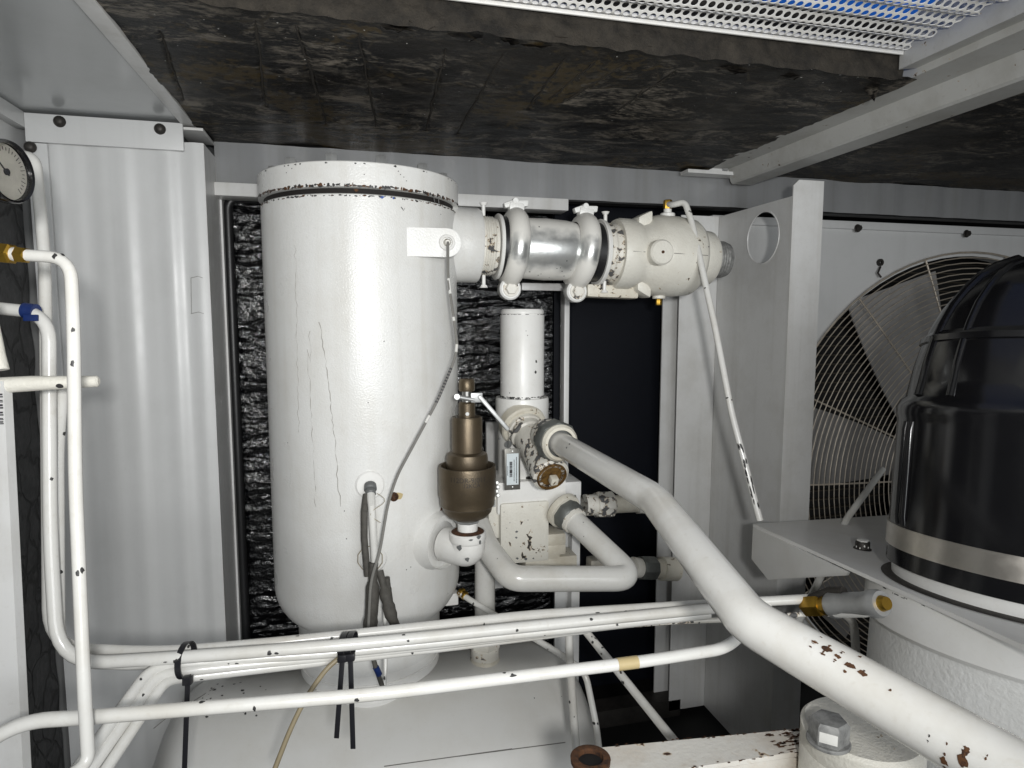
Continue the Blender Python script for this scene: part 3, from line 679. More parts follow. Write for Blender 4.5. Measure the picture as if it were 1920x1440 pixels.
for px, r in ((905, 66), (1131, 66)):
    for s_ in (1, -1):
        q = nz_(a(px))+Z1*s_*R_(r)-Y1*0.01
        MB().cyl(q-Z1*R_(12), q+Z1*R_(12), R_(3.6), 12, .001).lathe(q-Z1*s_*R_(2)+Z1*s_*R_(14), Z1*s_, [(R_(5), -R_(5)), (R_(8), 0), (0, 0)], 12).build('stud', 'paint', cp)
chp = MB()
for px, py in ((1047, 494), (1032, 507), (1038, 506), (1043, 512), (1007, 516), (1025, 522), (985, 512), (1003, 518), (1072, 487), (980, 425), (997, 432), (1058, 510), (1050, 520)):
    q = nz_(a(px)); k = math.asin(max(-.98, min(.98, (py-(461+26*(px-897)/453))/58)))
    chp.blob(q, ndir, -Y1*math.cos(k)-Z1*math.sin(k), R_(58.2), random.uniform(.001, .0025), random.uniform(.001, .002), 7, .5)
chp.build('chipped_patch', 'chip', cp)

cv = thing('check_valve', 'cream cast check valve body at the right end of the coupling', 'valve', nz_(a(1220))-Z1*0.10)
MB().lathe(NA, ndir, [(R_(40), a(1126)), (R_(58), a(1126)), (R_(55), a(1131)), (R_(58), a(1136)), (R_(55), a(1141)), (R_(58), a(1146)), (R_(56), a(1152)), (R_(40), a(1152))], 48).build('threaded_end', 'chipped', cv)
MB().lathe(NA, ndir, [(R_(40), a(1150)), (R_(66), a(1150)), (R_(69), a(1156)), (R_(69), a(1178)), (R_(64), a(1188)), (R_(60), a(1196)), (R_(64), a(1206)), (R_(76), a(1216)), (R_(80), a(1226)),
    (R_(80), a(1262)), (R_(76), a(1290)), (R_(70), a(1297)), (R_(58), a(1300)), (R_(55), a(1325)), (R_(50), a(1330)), (R_(30), a(1330))], 56).build('body', 'cast', cv, 45)
q = nz_(a(1207))-Y1*R_(70)-Z1*0.002
MB().lathe(q+Y1*0.02, -Y1, [(0, 0), (R_(24), 0), (R_(24), .03), (R_(21), .034), (0, .034)], 28).build('boss', 'cast', cv)
MB().lathe(q-Y1*0.0137, -Y1, [(0.0035, 0), (0.003, .003), (0, .003)], 8).build('boss_pin', 'rust', cv)
MB().tube([nz_(a(1160))-Y1*R_(68.5)-Z1*.002, nz_(a(1182))-Y1*R_(68)-Z1*.002], 0.0009, 6).tube([nz_(a(1228))-Y1*R_(80)-Z1*.003, nz_(a(1290))-Y1*R_(77)-Z1*.003], 0.0010, 6).build('casting_seam', 'drip', cv)
for s_ in (1, -1):
    w_ = MB().obox(nz_(a(1200))+Z1*s_*R_(66), (R_(34), R_(50), R_(26)), ((ndir+Z1*s_*0.5).normalized(), Y1, Z1), 0.008); w_.build('web', 'cast', cv)
w_ = MB().obox(nz_(a(1150))-Z1*R_(74)+Y1*.02, (R_(110), 0.05, R_(26)), (ndir, Y1, Z1), 0.007); w_.build('foot', 'worn', cv)
MB().lathe(NA, ndir, [(R_(34), a(1318))]+[(R_(37.5-1.8*(k % 2)), a(1321)+(a(1352)-a(1321))*k/14) for k in range(15)]+[(R_(34), a(1360)), (R_(26), a(1361)), (0, a(1361))], 40).build('threaded_nipple', 'stubsteel', cv)
q = nz_(a(1250))+Z1*R_(78); 
tp = MB().cyl(q-Z1*.006, q+Z1*R_(8), R_(15), 20, .002).cyl(q+Z1*R_(8), q+Z1*R_(16), R_(8), 16); tp.build('top_port', 'paint', cv)
MB().hexn(q+Z1*R_(16), q+Z1*R_(34), R_(9)).build('port_elbow', 'brass', cv)
q = nz_(a(1237))-Z1*R_(80); b = MB().cyl(q+Z1*.006, q-Z1*R_(5), R_(13), 18, .001); b.build('drain_boss', 'cast', cv)
b = MB(); bolt(b, q-Z1*R_(5), -Z1, R_(6.5), R_(13), False); b.build('drain_plug', 'brass', cv)
chp = MB()
for px, py, s_ in ((1262, 478, .006), (1158, 522, .004), (1175, 540, .006), (1262, 440, .002), (1268, 432, .0016), (1270, 500, .0016), (1290, 470, .002), (1218, 405, .003)):
    q = nz_(a(px)); k = math.asin(max(-.98, min(.98, (py-(461+26*(px-897)/453))/78)))
    chp.blob(q, ndir, -Y1*math.cos(k)-Z1*math.sin(k), R_(79 if px > 1210 else 68), s_*.7, s_, 8, .5, 1 if s_ > .003 else 0)
chp.build('chipped_patch', ['chip', 'rustchip'], cv)
# sense line from the check valve
q = nz_(a(1250))+Z1*R_(108)
sl = [q-Z1*.005, P(1262, 384, 1.33), P(1284, 378, 1.31), P(1298, 420, 1.29), P(1340, 610, 1.22), P(1372, 775, 1.17), P(1425, 976, 1.10)]
s1 = tubeobj('sense_line', 'thin white tube slanting down across the grey bracket from the check valve', sl, 0.0135, 0.02, nchip=2, chips=(0.66,))
sc_ = MB()
for t in (0.80, 0.84, 0.88, 0.92, 0.96):
    p, tn = along(sl, t)
    for k in range(3): sc_.blob(p+tn*random.uniform(-.012, .012), tn, tocam(p)+RT*random.uniform(-.7, .7), 0.00675, random.uniform(.006, .014), random.uniform(.0015, .003), 9, .5)
sc_.build('bare_stripe', 'chip', s1)

# ================================================================== RELIEF VALVE with elbow
RVc, _ = vcyl(822, 930, 900, 1.165); RV = Vector((RVc.x, RVc.y, 0)); mp = mpp(P(876, 900, 1.165))
def rz(py): return zat(876, py, RV)
rv = thing('relief_valve', 'bronze pressure relief valve with lever beside the vessel', 'valve', (RV.x, RV.y, rz(990)))
def rl(prof, name, mat, n=40, parent=rv): return MB().lathe(RV, Z1, [(r*mp, rz(y)) for r, y in prof], n).build(name, mat, parent)
bs_ = rl([(0, 974), (22, 974), (38, 966), (45, 958), (47, 950), (48, 948), (51, 945), (52, 930), (54, 926), (54, 876), (53, 872), (49, 872), (47, 876), (46, 885), (0, 885)], 'outlet_bell', 'bronze', 56)
rl([(0, 880), (36, 880), (39, 874), (39, 858), (37, 850), (30, 846), (0, 846)], 'bonnet_shoulder', 'bronze')
rl([(0, 848), (28.5, 848), (28.5, 786), (27, 781), (0, 781)], 'bonnet', 'bronze')
rl([(0, 783), (15.5, 783), (15.5, 756), (13, 753), (0, 753)], 'neck', 'bronze', 28)
rl([(0, 755), (9, 755), (9, 730), (0, 730)], 'stem', 'steel', 20)
rl([(0, 733), (14, 733), (15, 729), (15, 714), (12, 710), (0, 710)], 'cap', 'bronze', 28)
ts = RV+Vector((0, 0, rz(787))); b = MB().lathe(P(876, 776, RV.y-15*mp), -Y1, [(3.5*mp, 0), (3.5*mp, .002), (0, .002)], 10); b.build('set_screw', 'steel', rv)
RY = RV.y-0.02
lv = MB()
A_, B_, C_, E_ = P(858, 744, RY), P(890, 750, RY), P(897, 741, RY), P(953, 806, RY-.01)
lv.tube(fillet([A_, B_], 0), 0.0042, 10)
lv.obox((B_+C_)/2, (0.022, 0.006, 0.018), (X1, Y1, Z1), 0.002)
dv = (E_-C_).normalized(); nv = dv.cross(Y1).normalized()
lv.obox((C_+E_)/2, ((E_-C_).length, 0.011, 0.008), (dv, Y1, nv), 0.003)
lv.build('lever', 'galv', rv)
MB().cyl(P(857, 744, RY-.008), P(857, 744, RY+.012), 0.006, 14, .001).build('lever_pin', 'galv', rv)
MB().tube([P(858, 750, RY), P(853, 770, RY+.005), P(856, 782, RY+.01)], 0.0008, 5).build('seal_wire', 'steel', rv)
# cast lettering wrapped on the bell
def text_mesh(body, size):
    cu = bpy.data.curves.new('t', 'FONT'); cu.body = body; cu.size = size; cu.extrude = 0.0; cu.align_x = 'CENTER'
    ob = bpy.data.objects.new('t', cu); col.objects.link(ob); bpy.context.view_layer.update()
    me = bpy.data.meshes.new_from_object(ob.evaluated_get(bpy.context.evaluated_depsgraph_get()))
    vs = [v.co.copy() for v in me.vertices]; fs = [tuple(p.vertices) for p in me.polygons]
    bpy.data.objects.remove(ob); bpy.data.curves.remove(cu); bpy.data.meshes.remove(me); return vs, fs
R0 = 54*mp; fv = (CAM-RV); fv.z = 0; fv.normalize(); rtv = Vector((-fv.y, fv.x, 0)); 
tm = MB()
for body, size, dx, py in (("112DR-9(011", 0.0125, 0.001, 906), ("12KCA", 0.0105, 0.008, 915)):
    vs, fs = text_mesh(body, size); z0 = zat(876, py, RV-Vector((0, 0, 0))+fv*R0)
    out = []
    for v in vs:
        th = (v.x+dx)/R0; out.append(RV+(fv*math.cos(th)+rtv*math.sin(th))*(R0+0.0005)+Z1*(z0+v.y))
    tm.add(out, fs)
tm.build('cast_lettering', 'darksteel', bs_, smooth=False)
rl([(0, 972), (19, 972), (19, 1004), (0, 1004)], 'outlet_nipple', 'paint', 28)
MB().lathe(RV, Z1, [(0, rz(978)), (23*mp, rz(978)), (25*mp, rz(975)), (25*mp, rz(964)), (22*mp, rz(960)), (0, rz(960))], 8).build('hex_flats', 'galv', rv)
el = thing('pipe_elbow', 'white pipe elbow with grey chips under the bronze relief valve', 'elbow', (RV.x, RV.y, rz(1065)))
ez = rz(1030); ep0 = RV+Z1*rz(1008); epc = RV+Z1*ez; epn = epc-ndn*0.055
pth = [ep0]+fillet([ep0-Z1*.004, epc+Z1*0.0, epn], 0.035, 10)[1:]
MB().tube(pth, [R_ for R_ in [33*mp*1.0]*len(pth)], 32).build('bend', 'paint', el)
MB().lathe(RV, Z1, [(25*mp, rz(996)), (33*mp, rz(996)), (35*mp, rz(998)), (35*mp, rz(1010)), (33*mp, rz(1014)), (30*mp, rz(1016))], 36).build('collar', 'paint', el)
MB().lathe(RV, Z1, [(20*mp, rz(993)), (26*mp, rz(993)), (31*mp, rz(996)), (25*mp, rz(996.5))], 36).build('joint_compound', 'rust', el)
chp = MB()
for px, py, su, sv in ((862, 1015, .007, .007), (875, 1036, .006, .005), (898, 998, .004, .006), (903, 1008, .006, .003), (880, 1001, .002, .006)):
    chp.blob(RV+Z1*rz(py), Z1, fv+rtv*math.sin((px-876)/34*1.2), 35.5*mp, su, sv, 10, .55)
chp.build('chipped_patch', 'chipgrey', el)

# ================================================================== OIL FILTER HOUSING
FC, _ = vcyl(938, 1020, 680, 1.40); fm = mpp(P(978, 700, 1.40))
def fz(py): return zat(978, py, FC)
fh = thing('filter_housing', 'white oil filter housing with tall canister right of the relief valve', 'filter housing', (FC.x, FC.y, fz(1060)))
def fl_(prof, name, mat='paint', n=44, sharp=38): return MB().lathe(Vector((FC.x, FC.y, 0)), Z1, [(r*fm, fz(y)) for r, y in prof], n).build(name, mat, fh, sharp)
can = fl_([(0, 748), (41, 748), (41, 592), (40, 590), (39, 590), (39, 589), (40, 588), (40, 583), (38, 580), (0, 580)], 'canister')
fl_([(0, 744), (49, 744), (50, 747), (50, 786), (48, 790), (46, 792), (46, 905), (0, 905)], 'collar')
chp = MB()
for k in range(60):
    th = random.uniform(-1.4, 1.4); o_ = (CAM-FC); o_.z = 0; o_.normalize(); q_ = Vector((-o_.y, o_.x, 0)); d_ = o_*math.cos(th)+q_*math.sin(th)
    chp.blob((FC.x, FC.y, fz(random.choice((741, 743)))), Z1, d_, 41*fm, random.uniform(.001, .0025), random.uniform(.002, .005), 7, .5)
    if k < 20: chp.blob((FC.x, FC.y, fz(590)), Z1, d_, 40*fm, .0008, random.uniform(.002, .006), 7, .5)
for px, py, s_ in ((1004, 676, .0045), (1003, 695, .0045), (985, 620, .0014), (988, 628, .0014), (955, 733, .002)):
    th = math.asin((px-978)/42); o_ = (CAM-FC); o_.z = 0; o_.normalize(); q_ = Vector((-o_.y, o_.x, 0))
    chp.blob((FC.x, FC.y, fz(py)), Z1, o_*math.cos(th)+q_*math.sin(th), 41*fm, s_, s_*.8, 8, .5)
chp.build('chipped_patch', 'chip', can)
FY = 1.33
def bxp(x0, y0, x1, y1, Ya, Yb, bev=0.004): return MB().box(P(x0, y0, Ya), Vector((P(x1, y1, Ya).x, Yb, P(x1, y1, Ya).z)), bev)
bxp(932, 905, 1062, 958, FY+.00, FY+.12, .008).build('mount_flange', 'paint', fh)
bxp(938, 945, 1030, 1052, FY-.006, FY+.10, .008).build('block', 'cast', fh)
bxp(915, 925, 945, 1010, FY+.01, FY+.10, .010).build('block_cheek', 'cast', fh)
bxp(1005, 1005, 1050, 1050, FY+.02, FY+.09, .004).build('lower_block', 'worn', fh)
bxp(1018, 1003, 1062, 1022, FY+.015, FY+.08, .006).build('ridge', 'worn', fh)
bxp(1018, 1024, 1062, 1040, FY+.015, FY+.08, .006).build('ridge', 'worn', fh)
bxp(985, 1050, 1082, 1100, FY+.02, FY+.08, .004).build('foot_plate', 'worn', fh)
bxp(1050, 905, 1090, 930, FY+.02, FY+.16, .003).build('bracket_tab', 'sheetlight', fh)
for px, py in ((990, 902), (1073, 938)):
    b = MB(); bolt(b, P(px, py, FY+.02), Z1, 0.009, 0.01); b.build('bolt', 'darksteel', fh)
chp = MB()
for px, py, s_ in ((969, 997, .004), (968, 1008, .0035), (950, 990, .0015), (956, 980, .0015), (945, 960, .0015), (990, 975, .0015), (970, 1047, .004), (985, 1048, .005), (1000, 1047, .003)):
    chp.flat(P(px, py, FY-.0065), -Y1, s_, s_*.8, 8, .5)
chp.build('chipped_patch', 'chipgrey', fh)
chp = MB(); chp.flat(P(953, 833, FC.y-46*fm-.001), -Y1, 0.0085, .0085, 14, .08, lift=.001); chp.flat(P(937, 822, FC.y-46*fm+.004), -Y1, .002, .004, 8, .5); chp.build('grey_plug', 'chipgrey', fh)
# support post behind
sp = thing('support_channel', 'upright grey steel channel behind the white U shaped pipe', 'post', (P(1065, 1280, 1.45).x, 1.45, 0.0))
MB().box(P(1042, 905, 1.45), Vector((P(1073, 905, 1.45).x, 1.458, 0.02)), .001).build('web', 'sheet', sp)
MB().box(P(1073.5, 905, 1.42), Vector((P(1089, 905, 1.42).x, 1.46, 0.02)), .001).build('flange', 'sheetlight', sp)

# hanging tag
TY = 1.262
tg = thing('hanging_tag', 'small framed identification tag with barcode hanging by the filter housing', 'tag', P(960, 918, TY))
MB().box(P(946, 842, TY), P(975, 917, TY+.003), .0012).build('plate', 'tagplate', tg)
lb = MB().box(P(950, 851, TY-.0012), P(972, 908, TY-.0002)).build('paper_label', 'label', tg)
ink = MB(); yy = 866
while yy < 894:
    h_ = random.choice((0.5, 0.8, 1.3)); ink.box(P(955.5, yy, TY-.0018), P(960.5, yy+h_, TY-.0013)); yy += h_+random.choice((0.5, 0.8, 1.1))
ink.build('barcode', 'ink', lb, smooth=False)
ink = MB()
for x_, a_, b_, wd in ((968.5, 857, 904, 1.6), (964, 862, 901, 1.2), (952, 874, 892, 1.1)):
    y_ = a_
    while y_ < b_:
        h_ = random.uniform(0.8, 1.8); ink.box(P(x_-wd/2*random.uniform(.6, 1), y_, TY-.0018), P(x_+wd/2*random.uniform(.6, 1), y_+h_, TY-.0013)); y_ += h_+random.uniform(.4, .9)
ink.build('printed_line', 'ink', lb, smooth=False)
MB().cyl(P(961, 846, TY-.0015), P(961, 846, TY+.001), .0013, 8).cyl(P(961, 913, TY-.0015), P(961, 913, TY+.001), .0013, 8).build('rivet', 'galv', tg)
MB().tube([P(961, 846, TY-.001), P(955, 838, TY+.01), P(953, 826, TY+.03), P(960, 815, TY+.05)], .0008, 5).build('tie_wire', 'steel', tg)
mc = MB()
for k in range(4): mc.cyl(P(932+2*(k % 2), 905+k*8, TY), P(932+2*(k % 2), 905+k*8, TY+.006), .004, 10, .001)
mc.box(P(921, 938, TY), P(929, 950, TY+.002))
o = mc.build('clip', 'galv'); tag(o, 'small bright clip with rivets beside the relief valve bell', 'clip')

# ================================================================== TEE FITTING and big discharge pipe
sv = thing('tee_fitting', 'chipped grey tee fitting with rusty end plug on the filter housing', 'fitting', P(1040, 915, 1.22))
A_ = P(985, 805, 1.345); B_ = P(1034, 893, 1.20); ax = (B_-A_).normalized(); tm_ = mpp(P(1010, 850, 1.27)); L = (B_-A_).length
MB().lathe(A_, ax, [(0, -.03), (46*tm_, -.03), (46*tm_, -.008), (43*tm_, -.004), (30*tm_, -.004)], 40).build('seat_ring', 'worn', sv)
bd = MB().lathe(A_, ax, [(36*tm_, -.01), (36*tm_, .006), (33*tm_, .008), (33*tm_, .016), (35.5*tm_, .018), (35.5*tm_, .026), (32*tm_, .030), (32*tm_, L*.8), (34*tm_, L*.84), (34*tm_, L*.97), (30*tm_, L), (20*tm_, L)], 40).build('body', 'chipped', sv)
MB().lathe(A_, ax, [(34.5*tm_, L*.90), (35*tm_, L*.93), (34*tm_, L*.985), (31*tm_, L*1.0)], 40).build('dark_thread', 'chipped', sv)
MB().lathe(A_, ax, [(0, L), (28*tm_, L), (28*tm_, L+.004), (26*tm_, L+.005), (24*tm_, L-.004), (12*tm_, L-.005), (0, L-.005)], 32).build('end_plug', 'brassrust', sv)
MB().obox(B_+ax*.012, (.016, .016, .016), (*frame(ax), ax), .003).build('plug_square', 'worn', sv)
BP = [D(1035, 822, 1.285), D(1228, 937, 0.90), D(1405, 1165, 0.615), D(1990, 1500, 0.40)]
bdir = (BP[1]-BP[0]).normalized()
bp0 = D(1043, 826, 1.268)
MB().lathe(BP[0], bdir, [(0, -.03), (31*tm_, -.03), (31*tm_, .005), (28*tm_, .008), (0, .008)], 36).build('branch', 'chipped', sv)
MB().lathe(BP[0], bdir, [(0, .006), (37*tm_, .006), (38*tm_, .009), (38*tm_, .032), (35*tm_, .036), (0, .036)], 8).build('union_nut', 'greynut', sv)
MB().lathe(BP[0], bdir, [(20*tm_, .034), (32*tm_, .036), (33*tm_, .044), (29*tm_, .050), (24*tm_, .050)], 36).build('ferrule', 'worn', sv)
bp = thing('discharge_pipe', 'thick glossy white pipe bending diagonally across the lower right foreground', 'pipe', BP[2])
path = fillet([BP[0]+bdir*.04]+BP[1:], 0.020, 10)
MB().tube(path, 0.0225, 40).build('pipe', 'tube', bp)
chp = MB()
def pipeblob(px, py, su, sv_, mi, R=0.0225, path=path, mb=None):
    best = None
    for i in range(len(path)-1):
        for k in range(20):
            q = path[i].lerp(path[i+1], k/20); v = q-CAM; z = v.dot(FW); x_ = 960+FPX*v.dot(RT)/z; y_ = 720-FPX*v.dot(UP)/z
            d_ = (x_-px)**2+(y_-py)**2
            if best is None or d_ < best[0]: best = (d_, q, (path[i+1]-path[i]).normalized(), x_, y_, z)
    _, q, tn, x_, y_, z = best
    off = RT*((px-x_)*z/FPX)+UP*((py-y_)*-z/FPX); off = off-tn*off.dot(tn); k = min(.95, off.length/R)
    o_ = tocam(q); o_ = (o_-tn*o_.dot(tn)).normalized(); s_ = off.normalized() if off.length > 1e-6 else o_
    (mb or chp).blob(q, tn, o_*math.sqrt(1-k*k)+s_*k, R, su, sv_, 11, .55, mi)
for px, py, su, sv_, mi in ((1553, 1220, .006, .002, 1), (1578, 1237, .009, .004, 0), (1592, 1241, .005, .003, 1), (1612, 1256, .008, .004, 0), (1645, 1280, .006, .0035, 1), (1690, 1305, .002, .0015, 1),
                            (1805, 1432, .005, .006, 1), (1825, 1436, .006, .007, 1), (1845, 1428, .004, .005, 0), (1828, 1414, .003, .003, 1), (1768, 1400, .0012, .001, 2), (1780, 1395, .001, .0015, 2)):
    pipeblob(px, py, su*.75, sv_*.75, mi)
    for _ in range(5 if su > .003 else 1):
        pipeblob(px+random.gauss(0, 11), py+random.gauss(0, 6), su*random.uniform(.1, .4), sv_*random.uniform(.15, .5), random.choice((0, 1)))
pipeblob(1080, 850, .003, .002, 2); pipeblob(1088, 846, .003, .002, 2)
chp.build('rust_patch', ['rust', 'rustchip', 'chip'], bp)

# U shaped oil pipe
UM = mpp(P(1050, 1080, 1.16))
UP_ = [P(898, 985, 1.30), P(912, 1025, 1.24), P(958, 1085, 1.15), P(1190, 1085, 1.13), P(1068, 968, 1.30)]
up_ = thing('u_pipe', 'glossy white U shaped pipe in front of the filter housing', 'pipe', UP_[2])
pth = fillet([UP_[0], UP_[1], UP_[2]], .03)[:-1]+fillet([UP_[1].lerp(UP_[2], .5), UP_[2], UP_[3], UP_[4]], .045, 10)[1:]
MB().tube(pth, 0.0245, 32).build('pipe', 'tube', up_)
ud = (UP_[4]-UP_[3]).normalized(); 
MB().lathe(UP_[4], ud, [(0, -.012), (30*UM, -.012), (33*UM, -.008), (33*UM, .016), (0, .016)], 8).build('union_nut', 'greynut', up_)
MB().lathe(UP_[4], ud, [(22*UM, -.020), (28*UM, -.020), (29*UM, -.011), (24*UM, -.011)], 32).build('ferrule', 'chipped', up_)
MB().lathe(UP_[4], ud, [(0, .014), (38*UM, .014), (39*UM, .018), (39*UM, .028), (0, .03)], 36).build('seat_ring', 'worn', up_)
chp = MB(); 
for px, py in ((942, 1060), (1100, 985), (1101, 1012), (1012, 1110), (1150, 1112)): pipeblob(px, py, .0016, .0014, 0, .0245, pth, chp)
chp.build('chipped_patch', 'chip', up_)
# riser pipe into the tank
RP = P(909, 1100, 1.36); rm = mpp(RP)
ri = thing('riser_pipe', 'straight white vertical pipe rising from the tank beside the vessel', 'pipe', (RP.x, RP.y, zat(905, 1250, RP)))
def ri_(prof, name, mat, n=32): return MB().lathe((RP.x, RP.y, 0), Z1, [(r*rm, zat(908, y, RP)) for r, y in prof], n).build(name, mat, ri)
ri_([(0, 1210), (19.5, 1210), (18.5, 1015), (0, 1015)], 'pipe', 'tube')
ri_([(0, 1212), (27, 1212), (29, 1209), (29, 1190), (26, 1186), (0, 1186)], 'hex_nut', 'chipped', 6)
ri_([(0, 1240), (26, 1236), (27, 1234), (27, 1213), (25, 1211), (0, 1211)], 'adapter', 'chipped')
ri_([(20, 1268), (40, 1258), (37, 1246), (29, 1238), (27, 1230), (0, 1230)], 'weld_collar', 'worn')
# unions on the right wall
un = thing('union_fitting', 'chipped cream union with pipe stub in the dark recess', 'fitting', P(1160, 945, 1.5)-Z1*.03)
ua, ub = P(1096, 947, 1.5), P(1232, 943, 1.5); uax = (ub-ua).normalized(); k_ = mpp(ua)
def ul(t): return (P(t, 945, 1.5)-ua).dot(uax)
MB().lathe(ua, uax, [(0, 0), (20*k_, 0), (20*k_, ul(1118)), (0, ul(1118))], 28).build('adapter', 'chipped', un)
MB().lathe(ua, uax, [(0, ul(1117)), (24*k_, ul(1117)), (25*k_, ul(1121)), (25*k_, ul(1146)), (21*k_, ul(1150)), (0, ul(1150))], 8).build('union_nut', 'chipped', un)
MB().lathe(ua, uax, [(0, ul(1148)), (17*k_, ul(1148)), (16*k_, ul(1232)), (0, ul(1232))], 28).build('pipe_stub', 'worn', un)
MB().lathe(ua, uax, [(15*k_, ul(1192)), (20*k_, ul(1194)), (21*k_, ul(1220)), (0, ul(1222))], 8).build('lock_nut', 'chipped', un)
u2 = thing('wall_union', 'dark grey union nut on a cream stub beside the U shaped pipe', 'fitting', P(1220, 1065, 1.5)-Z1*.03)
ua = P(1186, 1064, 1.48); ub = P(1268, 1067, 1.50); uax = (ub-ua).normalized()
def ul2(t): return (P(t, 1065, 1.49)-ua).dot(uax)
MB().lathe(ua, uax, [(0, 0), (17*k_, 0), (20*k_, .002), (18*k_, ul2(1200)), (0, ul2(1200))], 24).build('ferrule', 'chipped', u2)
MB().lathe(ua, uax, [(0, ul2(1197)), (22*k_, ul2(1197)), (23*k_, ul2(1200)), (23*k_, ul2(1224)), (21*k_, ul2(1227)), (0, ul2(1227))], 8).build('union_nut', 'greynut', u2)
MB().lathe(ua, uax, [(0, ul2(1226)), (18*k_, ul2(1226)), (18*k_, ul2(1240)), (23*k_, ul2(1241)), (23*k_, ul2(1272)), (0, ul2(1272))], 28).build('stub', 'worn', u2)
MB().box(P(1108, 1052, 1.52), P(1135, 1090, 1.56), .006).build('rear_block', 'worn', u2)

# ================================================================== POST BRACKET, side plates
PXX = 0.984; PYN, PYF = 1.295, 1.60
pk = thing('bracket_post', 'tall pale grey folded steel bracket post left of the fan', 'post', (PXX, 1.45, 0.0))
fr_ = P(1538, 500, PYN).x
ztop = P(1500, 337, PYN).z
pts = [Vector((PXX, PYN, 0.02)), Vector((fr_, PYN, 0.02)), Vector((fr_, PYN, ztop)), Vector((PXX+.014, PYN, ztop)), Vector((PXX, PYN, ztop-.013))]
MB().prism(pts, (0, .003, 0)).build('front_flange', 'sheetlight', pk, 20)
# side plate with round hole, in the plane X = PXX
hc = PX(1430, 446, PXX); hr = 48*mpp(hc); zt2 = PX(1470, 372, PXX).z
nseg = 40; ring = [Vector((PXX, hc.y+math.cos(2*PI*k/nseg)*hr, hc.z+math.sin(2*PI*k/nseg)*hr)) for k in range(nseg)]
def ray_rect(th, y0, y1, z0, z1):
    c, s_ = math.cos(th), math.sin(th); ts = []
    if abs(c) > 1e-9: ts.append(((y1 if c > 0 else y0)-hc.y)/c)
    if abs(s_) > 1e-9: ts.append(((z1 if s_ > 0 else z0)-hc.z)/s_)
    t = min(ts); return Vector((PXX, hc.y+c*t, hc.z+s_*t))
zl2 = hc.z-0.07
out = [ray_rect(2*PI*k/nseg, PYN+.003, PYF, zl2, zt2) for k in range(nseg)]
mb = MB(); fs = [(k, (k+1) % nseg, nseg+(k+1) % nseg, nseg+k) for k in range(nseg)]
for dx in (0, .003): mb.add([v+X1*dx for v in ring+out], fs)
mb.add([v for v in ring]+[v+X1*.003 for v in ring], [(k, (k+1) % nseg, nseg+(k+1) % nseg, nseg+k) for k in range(nseg)])
mb.box((PXX, PYN+.003, 0.02), (PXX+.003, PYF, zl2-.0002))
for k in range(4):
    cs_ = ((PYN+.003, zl2), (PYF, zl2), (PYF, zt2), (PYN+.003, zt2))[k]
    th = math.atan2(cs_[1]-hc.z, cs_[0]-hc.y) % (2*PI); i = int(th/(2*PI)*nseg)
    mb.add([out[i], Vector((PXX, *cs_)), out[(i+1) % nseg]], [(0, 1, 2)])
mb.build('side_plate', 'sheetlight', pk, 20)
MB().tube(ring+[ring[0]], .0016, 6, False).build('hole_rim', 'sheetlight', pk)
MB().box((P(1270, 700, PYF).x, PYF, 0.02), (PXX-.0005, PYF+.003, P(1300, 404, PYF).z)).build('rear_flange', 'sheetlight', pk)
MB().box((P(1240, 700, PYF+.05).x, PYF+.05, 0.02), (P(1275, 700, PYF+.05).x, PYF+.055, P(1300, 540, PYF).z)).build('rear_strip', 'sheetlight', pk)
mb = MB(); px_ = P(1260, 700, PYF+.02).x
# ================================================================== FAN with guard
FY = 1.66
fc = P(1795, 885, FY); fR = (P(1850, 476, FY)-fc).length
fan = thing('cooling_fan', 'large cooling fan with round wire guard behind the bracket post', 'fan', (fc.x, FY, fc.z-fR))
ztp = P(1700, 434, FY).z
n_ = 72; ring = [Vector((fc.x+math.cos(2*PI*k/n_)*fR*.985, FY, fc.z+math.sin(2*PI*k/n_)*fR*.985)) for k in range(n_)]
def rr(th):
    c, s_ = math.cos(th), math.sin(th); ts = []
    if abs(c) > 1e-9: ts.append(((2.55 if c > 0 else PXX+.01)-fc.x)/c)
    if abs(s_) > 1e-9: ts.append(((ztp if s_ > 0 else 0.02)-fc.z)/s_)
    t = max(fR*.99, min(ts)); return Vector((fc.x+c*t, FY, fc.z+s_*t))
out = [rr(2*PI*k/n_) for k in range(n_)]
fs = [(k, (k+1) % n_, n_+(k+1) % n_, n_+k) for k in range(n_)]
mb = MB().add(ring+out, fs).add([v for v in ring]+[v+Y1*.05 for v in ring], fs)
for cx, cz in ((PXX+.01, ztp), (2.55, ztp)):
    th = math.atan2(cz-fc.z, cx-fc.x) % (2*PI); i = int(th/(2*PI)*n_)
    mb.add([out[i], Vector((cx, FY, cz)), out[(i+1) % n_]], [(0, 1, 2)])
mb.build('shroud_plate', 'sheet', fan, 30)
MB().box((PXX+.01, FY-.012, ztp-.001), (2.55, FY+.03, ztp+.022), .002).build('top_rail', 'sheet', fan)
for px in (1608, 1812):
    b = MB(); bolt(b, P(px, 428+ (px-1608)*.05, FY-.013), -Y1, .009, .009); b.build('rail_bolt', 'darksteel', fan)
gu = MB(); NRG = 37
wr = MB()
def gp(r, th):
    bow = 0.055*(1-(r/fR)**2); return Vector((fc.x+math.cos(th)*r, FY-.012-bow, fc.z+math.sin(th)*r))
for i in range(NRG):
    r = fR*(1-i*0.0235); wr.tube([gp(r, 2*PI*k/72) for k in range(73)], .0017 if i else .003, 5, False)
wr.build('guard_rings', 'guardwire', fan)
